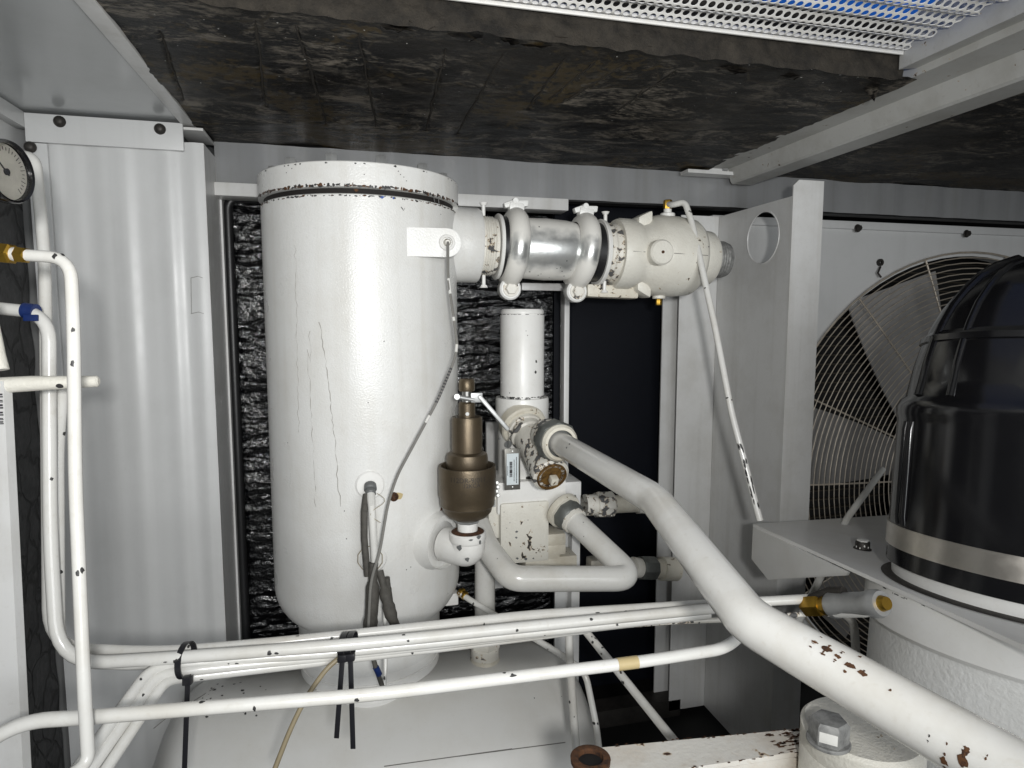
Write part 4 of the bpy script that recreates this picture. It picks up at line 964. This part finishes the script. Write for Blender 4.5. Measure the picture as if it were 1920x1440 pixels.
for th in [PI*(1+0)-0.0, math.atan2(120, -268)+0, math.atan2(295, -225), math.atan2(375, -105), math.atan2(390, 70), math.atan2(300, 230), math.atan2(110, 300), -0.5, -1.2, -1.9, -2.6]:
    MB().tube([gp(fR*(1-k*0.11), th)-Y1*.002+Y1*.0045 for k in range(9)], .0028, 6, False).build('guard_spoke', 'guardwire', fan)
MB().lathe(P(1651, 492, FY-.006)+Y1*.004, -Y1, [(0.004, 0), (.011, 0), (.011, .006), (.004, .006)], 16).tube([P(1651, 500, FY-.008), P(1646, 512, FY-.012), P(1652, 520, FY-.014)], .003, 8).build('guard_clip', 'darksteel', fan)
for k in range(6):
    th = 2*PI*k/6+1.93; r0, r1 = fR*.22, fR*.93; vs = []
    for j in range(9):
        r = r0+(r1-r0)*j/8; wd = 0.20+0.03*j/8
        for s_, yy in ((-1, 0.015), (1, 0.085)):
            a_ = th+s_*(0.33-0.11*j/8); vs.append((fc.x+math.cos(a_)*r, FY+.05+yy-.02, fc.z+math.sin(a_)*r))
    fs = [(2*j, 2*j+1, 2*j+3, 2*j+2) for j in range(8)]
    b = MB().add(vs, fs).add([Vector(v)+Y1*.004 for v in vs], fs).build('blade', 'blade', fan)
MB().lathe(fc+Y1*.03, Y1, [(0, 0), (fR*.2, .0), (fR*.23, .015), (fR*.23, .08), (0, .08)], 40).build('hub', 'blade', fan)
MB().box((fc.x-fR*1.02, FY+.19, fc.z-fR*1.02), (2.5, FY+.2, fc.z+fR*1.02)).build('coil_back', 'dark', fan)
for k in range(46):
    z = fc.z+fR*(-.99+k*.0435); MB().box((fc.x-fR*1.0, FY+.172, z), (fc.x+fR*.9, FY+.188, z+.004)).build('coil_fin', 'coil', fan)
# ================================================================== HORIZONTAL TANK
TKY = VC.y; TR = 0.255
TKZ = ZTANK-TR+0.004
xl, xr = P(262, 1350, TKY-.1).x, P(1050, 1290, TKY).x
tk = thing('receiver_tank', 'horizontal grey white receiver tank along the bottom under the vessel', 'tank', ((xl+xr)/2, TKY, 0.0))
prof = []; hd_ = 0.105
for k in range(11): th = PI/2*k/10; prof.append((TR*math.sin(th), hd_*(1-math.cos(th))))
Lt = xr-xl
p2_ = prof+[(TR, hd_+.004), (TR+.0012, hd_+.008), (TR, hd_+.012), (TR, Lt-hd_-.012), (TR+.0012, Lt-hd_-.008), (TR, Lt-hd_-.004)]+[(r, Lt+0.0*h-h) for r, h in reversed(prof)]
xl2, Lt2 = xl-0.02, Lt+0.09
p2_ = prof+[(TR, hd_+.004), (TR+.0014, hd_+.009), (TR, hd_+.014), (TR, Lt2-hd_-.014), (TR+.0014, Lt2-hd_-.009), (TR, Lt2-hd_-.004)]+[(r, Lt2-h) for r, h in reversed(prof)]
MB().lathe((xl2, TKY, TKZ), X1, p2_, 96).build('shell', 'tank', tk)
for x in (xl2+.16, xl2+Lt2-.18):
    MB().box((x-.03, TKY-.19, 0.001), (x+.03, TKY+.19, TKZ-TR*.62), .004).build('saddle', 'tank', tk)
def ton(px, py):
    v = ray(px, py); cy, cz = TKY, TKZ-CZ; A = v.y**2+v.z**2; B = -2*(v.y*cy+v.z*cz); C = cy*cy+cz*cz-TR*TR; dsc = B*B-4*A*C
    return CAM+v*((-B-math.sqrt(dsc))/(2*A)) if dsc > 0 else None
chp = MB()
def tblob(px, py, su, sv_, mi=0):
    p = ton(px, py)
    if p and xl2+hd_ < p.x: chp.blob((p.x, TKY, TKZ), X1, p-Vector((p.x, TKY, TKZ)), TR, su, sv_, 8, .55, mi)
for i in range(64):
    tblob(random.gauss(385, 65), random.gauss(1305, 22), random.uniform(.0015, .005), random.uniform(.002, .0045))
for px, py, s_ in ((225, 1395, .006), (222, 1410, .006), (224, 1425, .006), (243, 1415, .004), (244, 1432, .004), (238, 1390, .003), (258, 1360, .003), (340, 1354, .005), (318, 1388, .004), (324, 1386, .004), (352, 1400, .002),
                   (1002, 1309, .002), (695, 1322, .005), (717, 1317, .005), (1053, 1306, .0016), (885, 1235, .0016)): tblob(px, py, s_*.7, s_)
chp.build('chipped_patch', 'chip', tk)
sc_ = MB()
for A_, B_ in (((358, 1318), (402, 1290)), ((288, 1366), (310, 1348)), ((860, 1418), (1060, 1392)), ((720, 1437), (960, 1404))):
    q = [ton(A_[0]+(B_[0]-A_[0])*k/8, A_[1]+(B_[1]-A_[1])*k/8) for k in range(9)]; q = [v for v in q if v]
    if len(q) > 2: sc_.tube(q, .0009, 5)
sc_.build('scratch', 'greyline', tk)
# low skid rail behind the tank
o = MB().box(P(1060, 1345, 1.6), Vector((P(1275, 1345, 1.6).x, 1.66, 0.0))).build('skid_rail', 'darksteel'); tag(o, 'dark low skid rail behind the right end of the tank', 'rail')

# ================================================================== TUBES
TD = 0.0168
G = 'white control tubes'
tubeobj('control_tube', 'white tube bending down behind the pressure gauge, leftmost vertical run', [D(30, 290, .90), D(66, 296, .89), D(84, 480, .86), D(88, 800, .84), D(92, 1215, .82), D(300, 1224, .83), D(520, 1205, .87), D(700, 1186, .91), D(1000, 1153, .97), D(1345, 1132, 1.0), D(1535, 1122, 1.0)], 0.0150, .05, chips=(.57, .585, .70, .8, .9), nchip=3, group=G)
tubeobj('control_tube', 'white tube leaving blue tape on the left, running down then right at bundle front', [D(-60, 572, .80), D(92, 588, .80), D(92, 700, .80), D(94, 1000, .79), D(108, 1247, .78), D(350, 1232, .80), D(690, 1206, .85), D(1000, 1174, .91), D(1345, 1140, .97), D(1440, 1135, 1.0)], 0.0158, .055, chips=(.36, .42, .51, .62, .8), nchip=4, group=G)
tubeobj('control_tube', 'white tube starting under the grey handle bar, right vertical run of the pair', [D(118, 728, .82), D(108, 830, .83), D(110, 1240, .81), D(260, 1246, .82), D(345, 1240, .83)], 0.0148, .05, chips=(.13, .5, .6), nchip=3, group=G)
for i, (lab, pts, dia) in enumerate((
    ('white bundle tube bending down to the lower left, uppermost of three', [D(1330, 1152, 1.0), D(1000, 1186, .95), D(650, 1222, .89), D(360, 1243, .83), D(285, 1250, .80), D(95, 1510, .66)], .0142),
    ('white bundle tube bending down to the lower left, middle of three', [D(1200, 1166, 1.0), D(900, 1200, .94), D(640, 1230, .895), D(360, 1256, .825), D(296, 1264, .80), D(115, 1520, .665)], .0138),
    ('white bundle tube bending down to the lower left, lowest of three', [D(1100, 1180, .99), D(880, 1208, .94), D(640, 1236, .895), D(350, 1270, .825), D(310, 1276, .80), D(140, 1530, .67)], .0130))):
    tubeobj('bundle_tube', lab, pts, dia, .035, chips=(.5, .85, .72), nchip=3, group=G)
tubeobj('crossing_tube', 'long white tube crossing the lower foreground from bottom left to the thick pipe', [D(-70, 1420, .60), D(40, 1352, .62), D(150, 1346, .635), D(700, 1302, .70), D(1200, 1241, .78), D(1362, 1216, .81), D(1400, 1180, .83)], 0.0145, .035, chips=(.62, .63), nchip=3)
br_ = MB(); br_.tube([D(1157, 1246, .772), D(1195, 1241, .778)], .0076, 14, False); o = br_.build('cream_tape', 'cream'); tag(o, 'cream coloured band of tape on the long crossing tube', 'tape')
# brass fitting with white tube on the left
bt = tubeobj('drop_tube', 'white tube from the brass fitting dropping in front of the left panel', [D(40, 478, .63), D(132, 484, .63), D(138, 620, .62), D(141, 900, .61), D(158, 1300, .60), D(166, 1430, .60), D(120, 1462, .58)], 0.0118, .034, chips=(.08, .64), nchip=2)
bf = thing('brass_fitting', 'brass compression fitting at the left edge below the gauge', 'fitting', D(20, 500, .63))
bx0 = D(-40, 470, .63); bxd = (D(50, 479, .63)-bx0).normalized(); bk = .63/FPX
MB().lathe(bx0, bxd, [(0, 0), (19*bk, 0), (20*bk, .003), (20*bk, 62*bk), (17*bk, 65*bk), (0, 65*bk)], 6).build('hex_body', 'brass', bf)
MB().lathe(bx0, bxd, [(0, 64*bk), (13*bk, 65*bk), (14*bk, 73*bk), (0, 74*bk)], 20).build('white_ferrule', 'tube', bf)
MB().lathe(bx0, bxd, [(0, 73*bk), (15*bk, 73*bk), (16*bk, 75*bk), (15*bk, 90*bk), (9*bk, 93*bk), (0, 93*bk)], 6).build('gland_nut', 'brass', bf)
# grey handle bar
hb = thing('handle_bar', 'grey rounded handle bar with dark hole sticking in from the left', 'handle', D(90, 730, .72))
ha = [D(-60, 726, .70), D(60, 719, .715), D(182, 715, .73)]
MB().tube(ha+[ha[2]+(ha[2]-ha[1]).normalized()*.002], [.0092, .0086, .0064, .004], 24).build('bar', 'cast', hb)
c_ = MB(); p, tn = along(ha, .72); c_.blob(p, tn, tocam(p)-Z1*.55, .0072, .004, .003, 12, .1); c_.build('hole', 'chip', hb)
o = MB().tube(fillet([D(-30, 560, .66), D(-12, 640, .66), D(-2, 694, .66)], .03), [.008]*9+[.009], 16).build('lever_arm', 'cast'); tag(o, 'cast white lever arm at the left edge above the handle bar', 'lever')
# blue tape
b = MB(); c0_, c1_ = D(46, 582, .80), D(68, 585, .80); b.tube([c0_, c1_], .0098, 18); b.obox(D(58, 596, .79), (.018, .003, .008), (RT, FW, UP), .001)
o = b.build('blue_tape', 'bluetape'); tag(o, 'short wrap of blue tape on the white tube at left', 'tape')
# edge panel, bottom left
pl = thing('label_panel', 'pale grey panel edge with small dark lettering at the lower left border', 'panel', D(0, 1440, .72))
q0, q1, q2, q3 = D(-80, 715, .70), D(6, 715, .70), D(44, 1460, .70), D(-80, 1460, .70)
MB().prism([q0, q1, q2, q3], FW*.012).build('plate', 'sheetlight', pl)
ink = MB()
for k, (y_, h_) in enumerate(((738, 8), (750, 5), (758, 9), (772, 8), (784, 4), (790, 6))):
    ink.box(D(-2, y_, .6985), D(4+k*.3, y_+h_*.4, .6988)); ink.box(D(0, y_+h_*.6, .6985), D(5+k*.3, y_+h_*.9, .6988))
ink.build('lettering', 'ink', pl, smooth=False)
# pressure gauge
gc = D(12, 322, .60); gk_ = .60/FPX
gt = tocam(gc); gr_ = (RT-gt*RT.dot(gt)).normalized(); gax = (gt*0.60+gr_*0.80).normalized()
pg = thing('pressure_gauge', 'black round pressure gauge with cream dial at the upper left edge', 'gauge', gc-Z1*.035)
GR = 58*gk_
MB().lathe(gc-gax*.028, gax, [(0, 0), (GR*.92, 0), (GR*.95, .003), (GR*.95, .022), (GR, .024), (GR, .032), (GR*.97, .034), (GR*.90, .033), (GR*.88, .028)], 48).build('case', 'plastic', pg)
dl = MB().lathe(gc-gax*.004, gax, [(GR*.88, 0), (0, 0.0001)], 48).build('dial', 'dial', pg)
n1_, n2_ = frame(gax); dm = MB()
for k in range(28):
    th = k/27*1.5*PI-PI/4; d1 = n1_*math.cos(th)+n2_*math.sin(th); c_ = gc-gax*.0035+d1*GR*.72
    dm.obox(c_, (GR*(.10 if k % 3 else .18), .0006, .0004), (d1, gax.cross(d1), gax))
dm.build('scale_mark', 'ink', dl, smooth=False)
th = 2.4; d1 = n1_*math.cos(th)+n2_*math.sin(th)
MB().obox(gc-gax*.003+d1*GR*.25, (GR*.8, .0014, .0006), (d1, gax.cross(d1), gax)).cyl(gc-gax*.004, gc-gax*.001, .003, 12).build('needle', 'ink', pg)
MB().lathe(gc+gax*.0035, gax, [(GR*.89, 0), (GR*.6, .0012), (0, .0016)], 40).build('lens', 'glass', pg)
# rear tubes
tubeobj('drain_tube', 'thin white tube from the brass drain fitting slanting down right behind bundle', [P(862, 1112, 1.33), P(880, 1124, 1.31), P(1060, 1232, 1.18), P(1098, 1262, 1.14), P(1118, 1360, 1.10), P(1128, 1440, 1.08)], .0125, .02, nchip=3)
df = MB(); q = P(866, 1112, 1.33); dx_ = (P(880, 1124, 1.31)-q).normalized(); df.hexn(q-dx_*.006, q+dx_*.004, .0105).hexn(q+dx_*.005, q+dx_*.014, .0095)
o = df.build('drain_fitting', 'brass'); tag(o, 'tiny brass fitting on the drain block low on the vessel', 'fitting')
tubeobj('upright_tube', 'thin white upright tube in front of the tank right end', [P(1066, 1150, 1.06), P(1068, 1230, 1.04), P(1075, 1330, 1.02), P(1084, 1460, 1.00)], .0142, .02, nchip=2)
tubeobj('slanting_tube', 'thin white tube slanting from the bundle to the bottom centre right', [P(1085, 1168, 1.02), P(1105, 1192, 1.0), P(1200, 1310, .86), P(1325, 1465, .70)], .0135, .02, chips=(.1, .14), nchip=4)
tubeobj('rear_tube', 'white tube behind the thick pipe dropping below the galvanised coupling', [P(1580, 1150, 1.05), P(1600, 1165, 1.04), P(1604, 1200, 1.03), P(1606, 1300, 1.0)], .0165, .02)
tubeobj('fan_tube', 'white tube rising diagonally in front of the fan guard', [P(1655, 880, 1.30), P(1588, 972, 1.20), P(1535, 1090, 1.10), P(1490, 1180, 1.04)], .0150, .02, nchip=4)
tubeobj('bare_line', 'dark chipped line running along the underside of the tube bundle on the right', [D(1060, 1182, .99), D(1250, 1166, 1.01), D(1420, 1160, 1.02), D(1520, 1150, 1.03)], .0085, .02, mat='chipped', nchip=26)
# galvanised coupling with brass nuts
gcx = thing('hose_coupling', 'galvanised sleeve coupling with brass nut right of the thick pipe', 'coupling', P(1600, 1160, .95))
ga, gb = D(1512, 1136, 1.0), D(1668, 1131, .86); gd = (gb-ga).normalized(); gl = (gb-ga).length; gk2 = .95/FPX
def gz(px): return gl*(px-1512)/156
MB().lathe(ga, gd, [(0, 0), (19*gk2, 0), (21*gk2, .003), (21*gk2, gz(1545)), (18*gk2, gz(1548)), (0, gz(1549))], 6).build('brass_nut', 'brass', gcx)
MB().lathe(ga, gd, [(0, gz(1548)), (16*gk2, gz(1548)), (16*gk2, gz(1553)), (19*gk2, gz(1554)), (19*gk2, gz(1566)), (0, gz(1566))], 24).build('brass_collar', 'brass', gcx)
MB().lathe(ga, gd, [(0, gz(1565)), (23*gk2, gz(1565)), (25*gk2, gz(1570)), (23*gk2, gz(1582)), (21.5*gk2, gz(1600)), (21.5*gk2, gz(1632)), (24*gk2, gz(1638)), (24*gk2, gz(1650)), (21*gk2, gz(1656)), (0, gz(1656))], 36).build('sleeve', 'galv', gcx)
c_ = MB(); c_.blob(ga+gd*gz(1605), gd, tocam(ga)-Z1*.9, 23.2*gk2, gz(1645)-gz(1600), .006, 14, .35); c_.build('paint_run', 'tube', gcx)
MB().lathe(ga, gd, [(0, gz(1655)), (14*gk2, gz(1655)), (11*gk2, gz(1664)), (0, gz(1664))], 20).build('brass_tip', 'brass', gcx)
c_ = MB().tube([ga+Z1*.012+gd*.01, ga+Z1*.022+gd*.05, ga+Z1*.020+gd*.075], .007, 12); c_.build('rear_nut', 'darksteel', gcx)

# thin capillary line, probe and its cables
pr0 = lg-Y1*.012
cap = [pr0, P(840, 520, 1.15), P(858, 650, 1.12), P(850, 680, 1.11), P(822, 748, 1.10), P(744, 892, 1.09), P(727, 945, 1.09), P(712, 1035, 1.08), P(695, 1090, 1.07), P(690, 1190, 1.04)]
cl2 = tubeobj('capillary_line', 'thin grey capillary line hanging from the lug across the vessel front', cap, .0050, .02, 'greyline', 'line', n=8)
mk = MB(); path2 = fillet(cap, .02)
for t in [0.335+.008*k for k in range(12)]:
    p, tn = along(path2, t); mk.tube([p-tn*.0014, p+tn*.0014], .00265, 8, False, mi=0)
for a_, b_ in ((.10, .14), (.20, .21), (.27, .29), (.46, .48)):
    p, tn = along(path2, a_); p_, _ = along(path2, b_); mk.tube([p, p_], .00265, 8, False, mi=1)
mk.build('printed_mark', ['ink', 'tube'], cl2)
pf = thing('level_probe', 'small grey probe fitting with white sleeve on the vessel front', 'probe', pb-Z1*.02)
q = pb+ob*.006
MB().lathe(q-ob*.002, (ob*.8-Z1*.45).normalized(), [(0, 0), (.011, 0), (.0115, .010), (.0085, .012), (.0095, .022), (.006, .026), (0, .027)], 20).build('connector', 'chipgrey', pf)
w1 = q+ob*.018-Z1*.012
MB().tube([w1, P(697, 950, 1.12), P(700, 1000, 1.12), P(703, 1060, 1.12)], [.008, .0065, .0068, .0066], 14).build('white_sleeve', 'tube', pf)
MB().tube([w1-X1*.008, P(683, 960, 1.12), P(683, 1010, 1.125), P(689, 1080, 1.12)], .006, 10).build('grey_cable', 'sleeve', pf)
c_ = MB(); c_.tube([P(707+14*math.sin(t*.6)+(t*.2), 925+t*5, 1.115) for t in range(12)], .0006, 5); c_.tube([P(694+24*math.sin(k/10*PI*2), 1048+24*math.cos(k/10*2*PI), 1.145) for k in range(11)], .0008, 5); c_.build('tie_wire', 'wire', pf)
sv2 = thing('cable_sleeves', 'dusty black braided cable sleeves running down the lower vessel front', 'cable', P(710, 1190, 1.05))
for pts, r in (([P(700, 1055, 1.115), P(699, 1100, 1.11), P(697, 1150, 1.09), P(692, 1188, 1.05)], [.008, .012, .0115, .012]), ([P(712, 1070, 1.115), P(722, 1110, 1.10), P(733, 1155, 1.08), P(746, 1183, 1.05)], [.006, .010, .011, .008]), ([P(725, 1083, 1.12), P(727, 1100, 1.12), P(733, 1140, 1.10)], [.0055, .006, .006])):
    pp = fillet(pts, .02, 4); rr_ = [r[min(len(r)-1, int(i/len(pp)*len(r)))]*random.uniform(.9, 1.08) for i in range(len(pp))]
    MB().tube(pp, rr_, 14).build('sleeve', 'sleeve', sv2)
tubeobj('probe_tail', 'thin white sleeve continuing below the tube bundle to the tank', [P(722, 1120, 1.10), P(722, 1215, 1.06), P(723, 1250, 1.05), P(719, 1300, 1.03)], .0075, .01, n=10, nchip=4, cat='cable')
pc = tubeobj('sensor_cable', 'grey cable with blue band below the bundle, centre', [P(697, 1222, 1.02), P(704, 1250, 1.02), P(720, 1296, 1.03)], .008, .01, 'sleeve', 'cable', n=10)
MB().tube([P(704.5, 1251, 1.019), P(711, 1265, 1.021)], .0052, 12).build('blue_band', 'bluetape', pc)
tubeobj('brown_wire', 'thin brown wire sagging round the base flange of the vessel', [P(600, 1234, 1.15), P(660, 1238, 1.10), P(710, 1236, 1.10), P(760, 1225, 1.12), P(800, 1208, 1.16)], .0035, .02, 'wire', 'wire', n=7)
tubeobj('beige_tubing', 'thin beige plastic tubing curving down to the bottom edge over the tank', [D(638, 1232, .88), D(612, 1254, .87), D(575, 1305, .86), D(545, 1365, .85), D(512, 1450, .84)], .0068, .03, 'wire', 'tubing', n=10)
# cable ties
def tie(px, ytop, ybot, xt, yt, dep, label, headpx):
    t = thing('cable_tie', label, 'cable tie', D(xt, yt, dep), 'black cable ties on the tube bundle')
    k = dep/FPX; r = (ybot-ytop)/2*k+.001; c_ = D(px, (ytop+ybot)/2, dep+.012); tn = (RT*1+UP*.06).normalized(); u = UP
    w2 = 5.5*k*2; vs = []; fs = []; n = 24
    for i in range(n):
        th = 2*PI*i/n; d = u*math.cos(th)*r-FW*math.sin(th)*.022
        for s_ in (-.5, .5):
            for ro in (1, .93): vs.append(c_+d*ro+tn*w2*s_)
    for i in range(n):
        j = (i+1) % n; A, B = i*4, j*4
        fs += [(A, B, B+2, A+2), (A+1, A+3, B+3, B+1), (A, A+1, B+1, B), (A+2, B+2, B+3, A+3)]
    MB().add(vs, fs).build('loop', 'nylon', t)
    h = D(headpx, ybot+6, dep-.012); MB().obox(h, (w2*1.5, .008, .010), (tn, FW, UP), .0015).build('head', 'nylon', t)
    e = D(xt, yt, dep-.01); dv = (e-h).normalized(); sd = dv.cross(FW).normalized()
    MB().obox((h+e)/2, ((e-h).length, w2*.85, .0016), (dv, sd, dv.cross(sd)), .0004).build('tail', 'nylon', t)
tie(349, 1205, 1270, 345, 1470, .80, 'black cable tie with long tail round the bundle at left', 352)
tie(646, 1188, 1228, 631, 1384, .858, 'black cable tie with shorter tail, left of the centre pair', 642)
tie(659, 1187, 1226, 662, 1404, .858, 'black cable tie with longer tail, right of the centre pair', 657)

# ================================================================== INTAKE FILTER, lower right
IC, IR = vcyl(1662, 2280, 1010, 0.70)
It = math.sqrt(IC.x**2+IC.y**2-IR*IR)
def iz(py, px=1662): v = ray(px, py); return CZ+v.z*It/math.hypot(v.x, v.y)
IA = Vector((IC.x, IC.y, 0))
fi = thing('intake_filter', 'big black ribbed plastic intake filter dome at the right edge', 'air filter', (IC.x, IC.y, iz(1050)))
zb_, zl_ = iz(1045), iz(785)
H = (iz(470)-zl_)*0.74
prof = [(0, zb_+.001), (IR, zb_), (IR, zl_-.012), (IR*1.00, zl_-.004), (IR*1.012, zl_+.004), (IR*1.014, zl_+.016), (IR*.99, zl_+.026), (IR*.95, zl_+.032)]
domes = [(.93, .10), (.91, .22), (.87, .38), (.82, .52), (.745, .68), (.66, .80), (.56, .91), (.45, .99), (.30, 1.05), (.15, 1.07), (0, 1.075)]
dz0 = zl_+.036
prof += [(IR*r, dz0+(H)*t) for r, t in domes]
MB().lathe(IA, Z1, prof, 96).build('dome', 'plastic', fi, 50)
camth = math.atan2(-IC.y, -IC.x)
def dome_rib(th, r, off, mat='plastic'):
    pts = [IA+Vector((math.cos(th), math.sin(th), 0))*(IR*a_+off)+Z1*(dz0+H*t) for a_, t in [(.955, -.02)]+domes[:-2]]
    q = [pts[0]]
    for i in range(len(pts)-1):
        for k in range(1, 4): q.append(pts[i].lerp(pts[i+1], k/3))
    MB().tube(q, r, 12).build('dome_rib', mat, fi)
for k in range(6): dome_rib(camth+2*PI*k/6-1.00, .014, -.0095)
for k in range(6): dome_rib(camth+2*PI*k/6-0.62, .008, -.0050)
for k in range(6):
    for dth in (-.05, .02, .05):
        th = camth+2*PI*k/6-1.00+dth; d = Vector((math.cos(th), math.sin(th), 0))
        MB().tube([IA+d*(IR-.001)+Z1*(zb_+.062), IA+d*(IR+.001)+Z1*(zb_+.075), IA+d*(IR+.001)+Z1*(zl_-.02), IA+d*(IR-.001)+Z1*(zl_-.008)], .0042, 10).build('side_rib', 'plastic', fi)
# raised mid ring on the dome
rm_ = [(IR*.905, dz0+H*.30), (IR*.925, dz0+H*.335), (IR*.912, dz0+H*.40), (IR*.86, dz0+H*.44)]
MB().lathe(IA, Z1, [(IR*.86, dz0+H*.40), (IR*.862+.003, dz0+H*.41), (IR*.85+.004, dz0+H*.455), (IR*.82, dz0+H*.50)], 96).build('mid_ring', 'plastic', fi)
zc0, zc1 = iz(1016), iz(978)
MB().lathe(IA, Z1, [(IR-.002, zc0), (IR*1.012, zc0), (IR*1.012, zc1), (IR-.002, zc1)], 96).build('clamp_band', 'stainless', fi)
vd = Vector((IC.x, IC.y, 0)).normalized()
fi.rotation_mode = 'AXIS_ANGLE'; fi.rotation_axis_angle = (math.radians(-8.0), vd.y, -vd.x, 0)
# plate and body beneath
zp = zb_-.024
ZPc = zp-CZ
ip = thing('intake_valve', 'white painted intake valve casting with flange plate under the black dome', 'intake valve', (IC.x, IC.y, 0.0))
IN = Matrix.Rotation(math.radians(-8.0), 3, Vector((vd.y, -vd.x, 0))) @ Z1      # the whole intake leans a little
IP = IA+Z1*zp
def PT(px, py): v = ray(px, py); return CAM+v*((IP-CAM).dot(IN)/v.dot(IN))
MB().lathe(IP, IN, [(IR*.95, .001), (IR*.955, .024), (IR*.95, .045), (0, .045)], 80).build('inlet_collar', 'paint', ip)
MB().lathe(IP, IN, [(IR*.945, .004), (IR*1.02, .0022), (IR*1.03, .001)], 80).build('collar_gap', 'darksteel', ip)
A_ = PT(1412, 982); B_ = PT(1925, 1212); Bk = PT(1665, 966)
fdir = (B_-A_).normalized(); B2 = A_+fdir*((B_-A_).length+.1); kdir = (Bk-A_).normalized(); K2 = A_+kdir*.75
MB().prism([A_, B2, B2+kdir*.25, K2], IN*-.006).build('flange_plate', 'paint', ip)
C1 = PT(1590, 1066)
ga_ = [A_-Z1*.006, C1-Z1*.006, D(1588, 1078, (C1-CAM).dot(FW)*1.0)]
zlow = (D(1588, 1078, (C1-CAM).dot(FW))).z
a1_ = (A_-CAM).dot(FW)
gn = fdir.cross(Z1).normalized(); gp0 = A_-IN*.0062+fdir*.0006
def PG(px, py): v = ray(px, py); return CAM+v*((gp0-CAM).dot(gn)/v.dot(gn))
MB().prism([gp0, C1-IN*.0062, PG(1587, 1079), PG(1440, 1087), PG(1409, 1048)], -gn*.004 if gn.dot(kdir) < 0 else gn*.004).build('gusset', 'paint', ip)
for px, py in ((1617, 1030), (1893, 1142)):
    q = PT(px, py); b = MB(); b.lathe(q, Z1, [(0, 0), (.0155, 0), (.0155, .002), (.013, .003), (.0125, .014), (.011, .016), (0, .016)], 12); b.build('plate_bolt', 'darksteel', ip)
    hx_ = MB(); hx_.hexn(q+Z1*.016, q+Z1*.0185, .0105)
    for k in range(12):
        th = 2*PI*k/12; d = Vector((math.cos(th), math.sin(th), 0)); hx_.blob(q+Z1*random.uniform(.005, .012), Z1, d, .0132, .0028, .0016, 7, .5)
    hx_.build('paint_remnant', 'paint', ip)
# body drums
RB = IR*1.22; nin = IN.cross(fdir).normalized(); nin = nin if nin.dot(kdir) > 0 else -nin
bc = IP+nin*(RB+.003-(IP-A_).dot(nin))
MB().lathe(bc, IN, [(0, -.0065), (RB, -.0065), (RB+.001, -.010), (RB+.001, -.062), (RB-.004, -.068), (RB*.96, -.069)], 96).build('rim', 'paint', ip)
MB().lathe(bc, IN, [(RB*.965, -.068), (RB*.955, -.076), (RB*.955, -.55), (0, -.55)], 96).build('barrel', 'castwhite', ip)
chp = MB()
for k in range(46):
    th = camth+random.uniform(-1.3, -.1) if k % 2 else camth+random.uniform(-1.3, .6); chp.blob(bc-IN*(.0085+random.random()*.002), IN, Vector((math.cos(th), math.sin(th), 0)), RB+.001, random.uniform(.0005, .0014), random.uniform(.001, .006), 7, .5)
chp.build('chipped_edge', 'chip', ip)
# bolt pad and bracket at the bottom
bpz = P(1560, 1392, .80).z
pad = thing('bolt_pad', 'round cast pad with large grey hex bolt at the bottom right', 'pad', (P(1610, 1400, .80).x, .80, 0))
pc_ = D(1612, 1425, .70); pc_.z = pc_.z
R_p = 104*.70/FPX; pp_ = Vector((pc_.x, pc_.y, 0))
zpad = D(1555, 1392, .67).z
MB().lathe(pp_, Z1, [(0, 0.012), (R_p, 0.012), (R_p, zpad-.028), (R_p*.985, zpad-.026), (R_p, zpad-.024), (R_p, zpad-.004), (R_p-.004, zpad), (0, zpad)], 64).build('pad', 'cast', pad)
q = PZ(1553, 1392, zpad-CZ); b = MB(); b.cyl(q, q+Z1*.004, .0215, 28, .001).lathe(q+Z1*.004, Z1, [(0, 0), (.0190, 0), (.0195, .002), (.0195, .019), (.0165, .0225), (0, .0225)], 6, ref=Matrix.Rotation(math.radians(30), 3, 'Z') @ Vector((tocam(q).x, tocam(q).y, 0)))
bo = b.build('hex_bolt', 'stubsteel', pad)
wc = MB(); fw_ = tocam(q+Z1*.01); fw_.z = 0; fw_.normalize()
wc.obox(q+Z1*.014+fw_*.0172, (.017, .0006, .011), (Vector((-fw_.y, fw_.x, 0)), fw_, Z1), .0002); wc.build('grade_mark', 'flake', bo)
bt_ = thing('rusting_bracket', 'white channel bracket with rusting edges and pipe hole at the bottom', 'bracket', D(1290, 1440, .72))
zk = D(1110, 1404, .74).z; zkc = zk-CZ
t0, t1, t2, t3 = PZ(1090, 1405, zkc), PZ(1500, 1366, zkc), PZ(1505, 1408, zkc), PZ(1088, 1470, zkc)
pr_ = MB().prism([t0, t1, t2, t3], (0, 0, -.006)); pr_.build('top_plate', 'rustedge', bt_)
fdn = (t2-t3).normalized(); 
MB().prism([t3-Z1*.0062, t2-Z1*.0062-fdn*.012, t2-Z1*.012, t2-Z1*.12, t3-Z1*.12], (t0-t3).normalized()*.006).build('front_web', 'rustedge', bt_)
hq = PZ(1107, 1430, zkc); MB().lathe(hq, Z1, [(.022, .0005), (.0225, .006), (.020, .0072), (.0145, .0068), (.0135, .001)], 32).build('rusty_ring', 'rust', bt_); MB().lathe(hq, Z1, [(.0137, .0012), (0, .0013)], 24).build('ring_hole', 'dark', bt_)
chp = MB()
for k in range(70):
    e = random.random(); 
    q = random.choice((t0.lerp(t1, e), t3.lerp(t2, e)))+Vector((random.uniform(-.002, .002), random.uniform(-.002, .002), 0)); chp.flat(q, Z1, random.uniform(.001, .004), random.uniform(.0008, .002), 8, .6, random.choice((0, 0, 1)))
for k in range(34):
    q = t1.lerp(t2, random.random()*.9)+(t0-t1).normalized()*abs(random.gauss(0, .028)); chp.flat(q, Z1, random.uniform(.002, .010), random.uniform(.001, .0035), 10, .65, 0)
chp.build('rust_patch', ['rust', 'rustchip'], bt_)
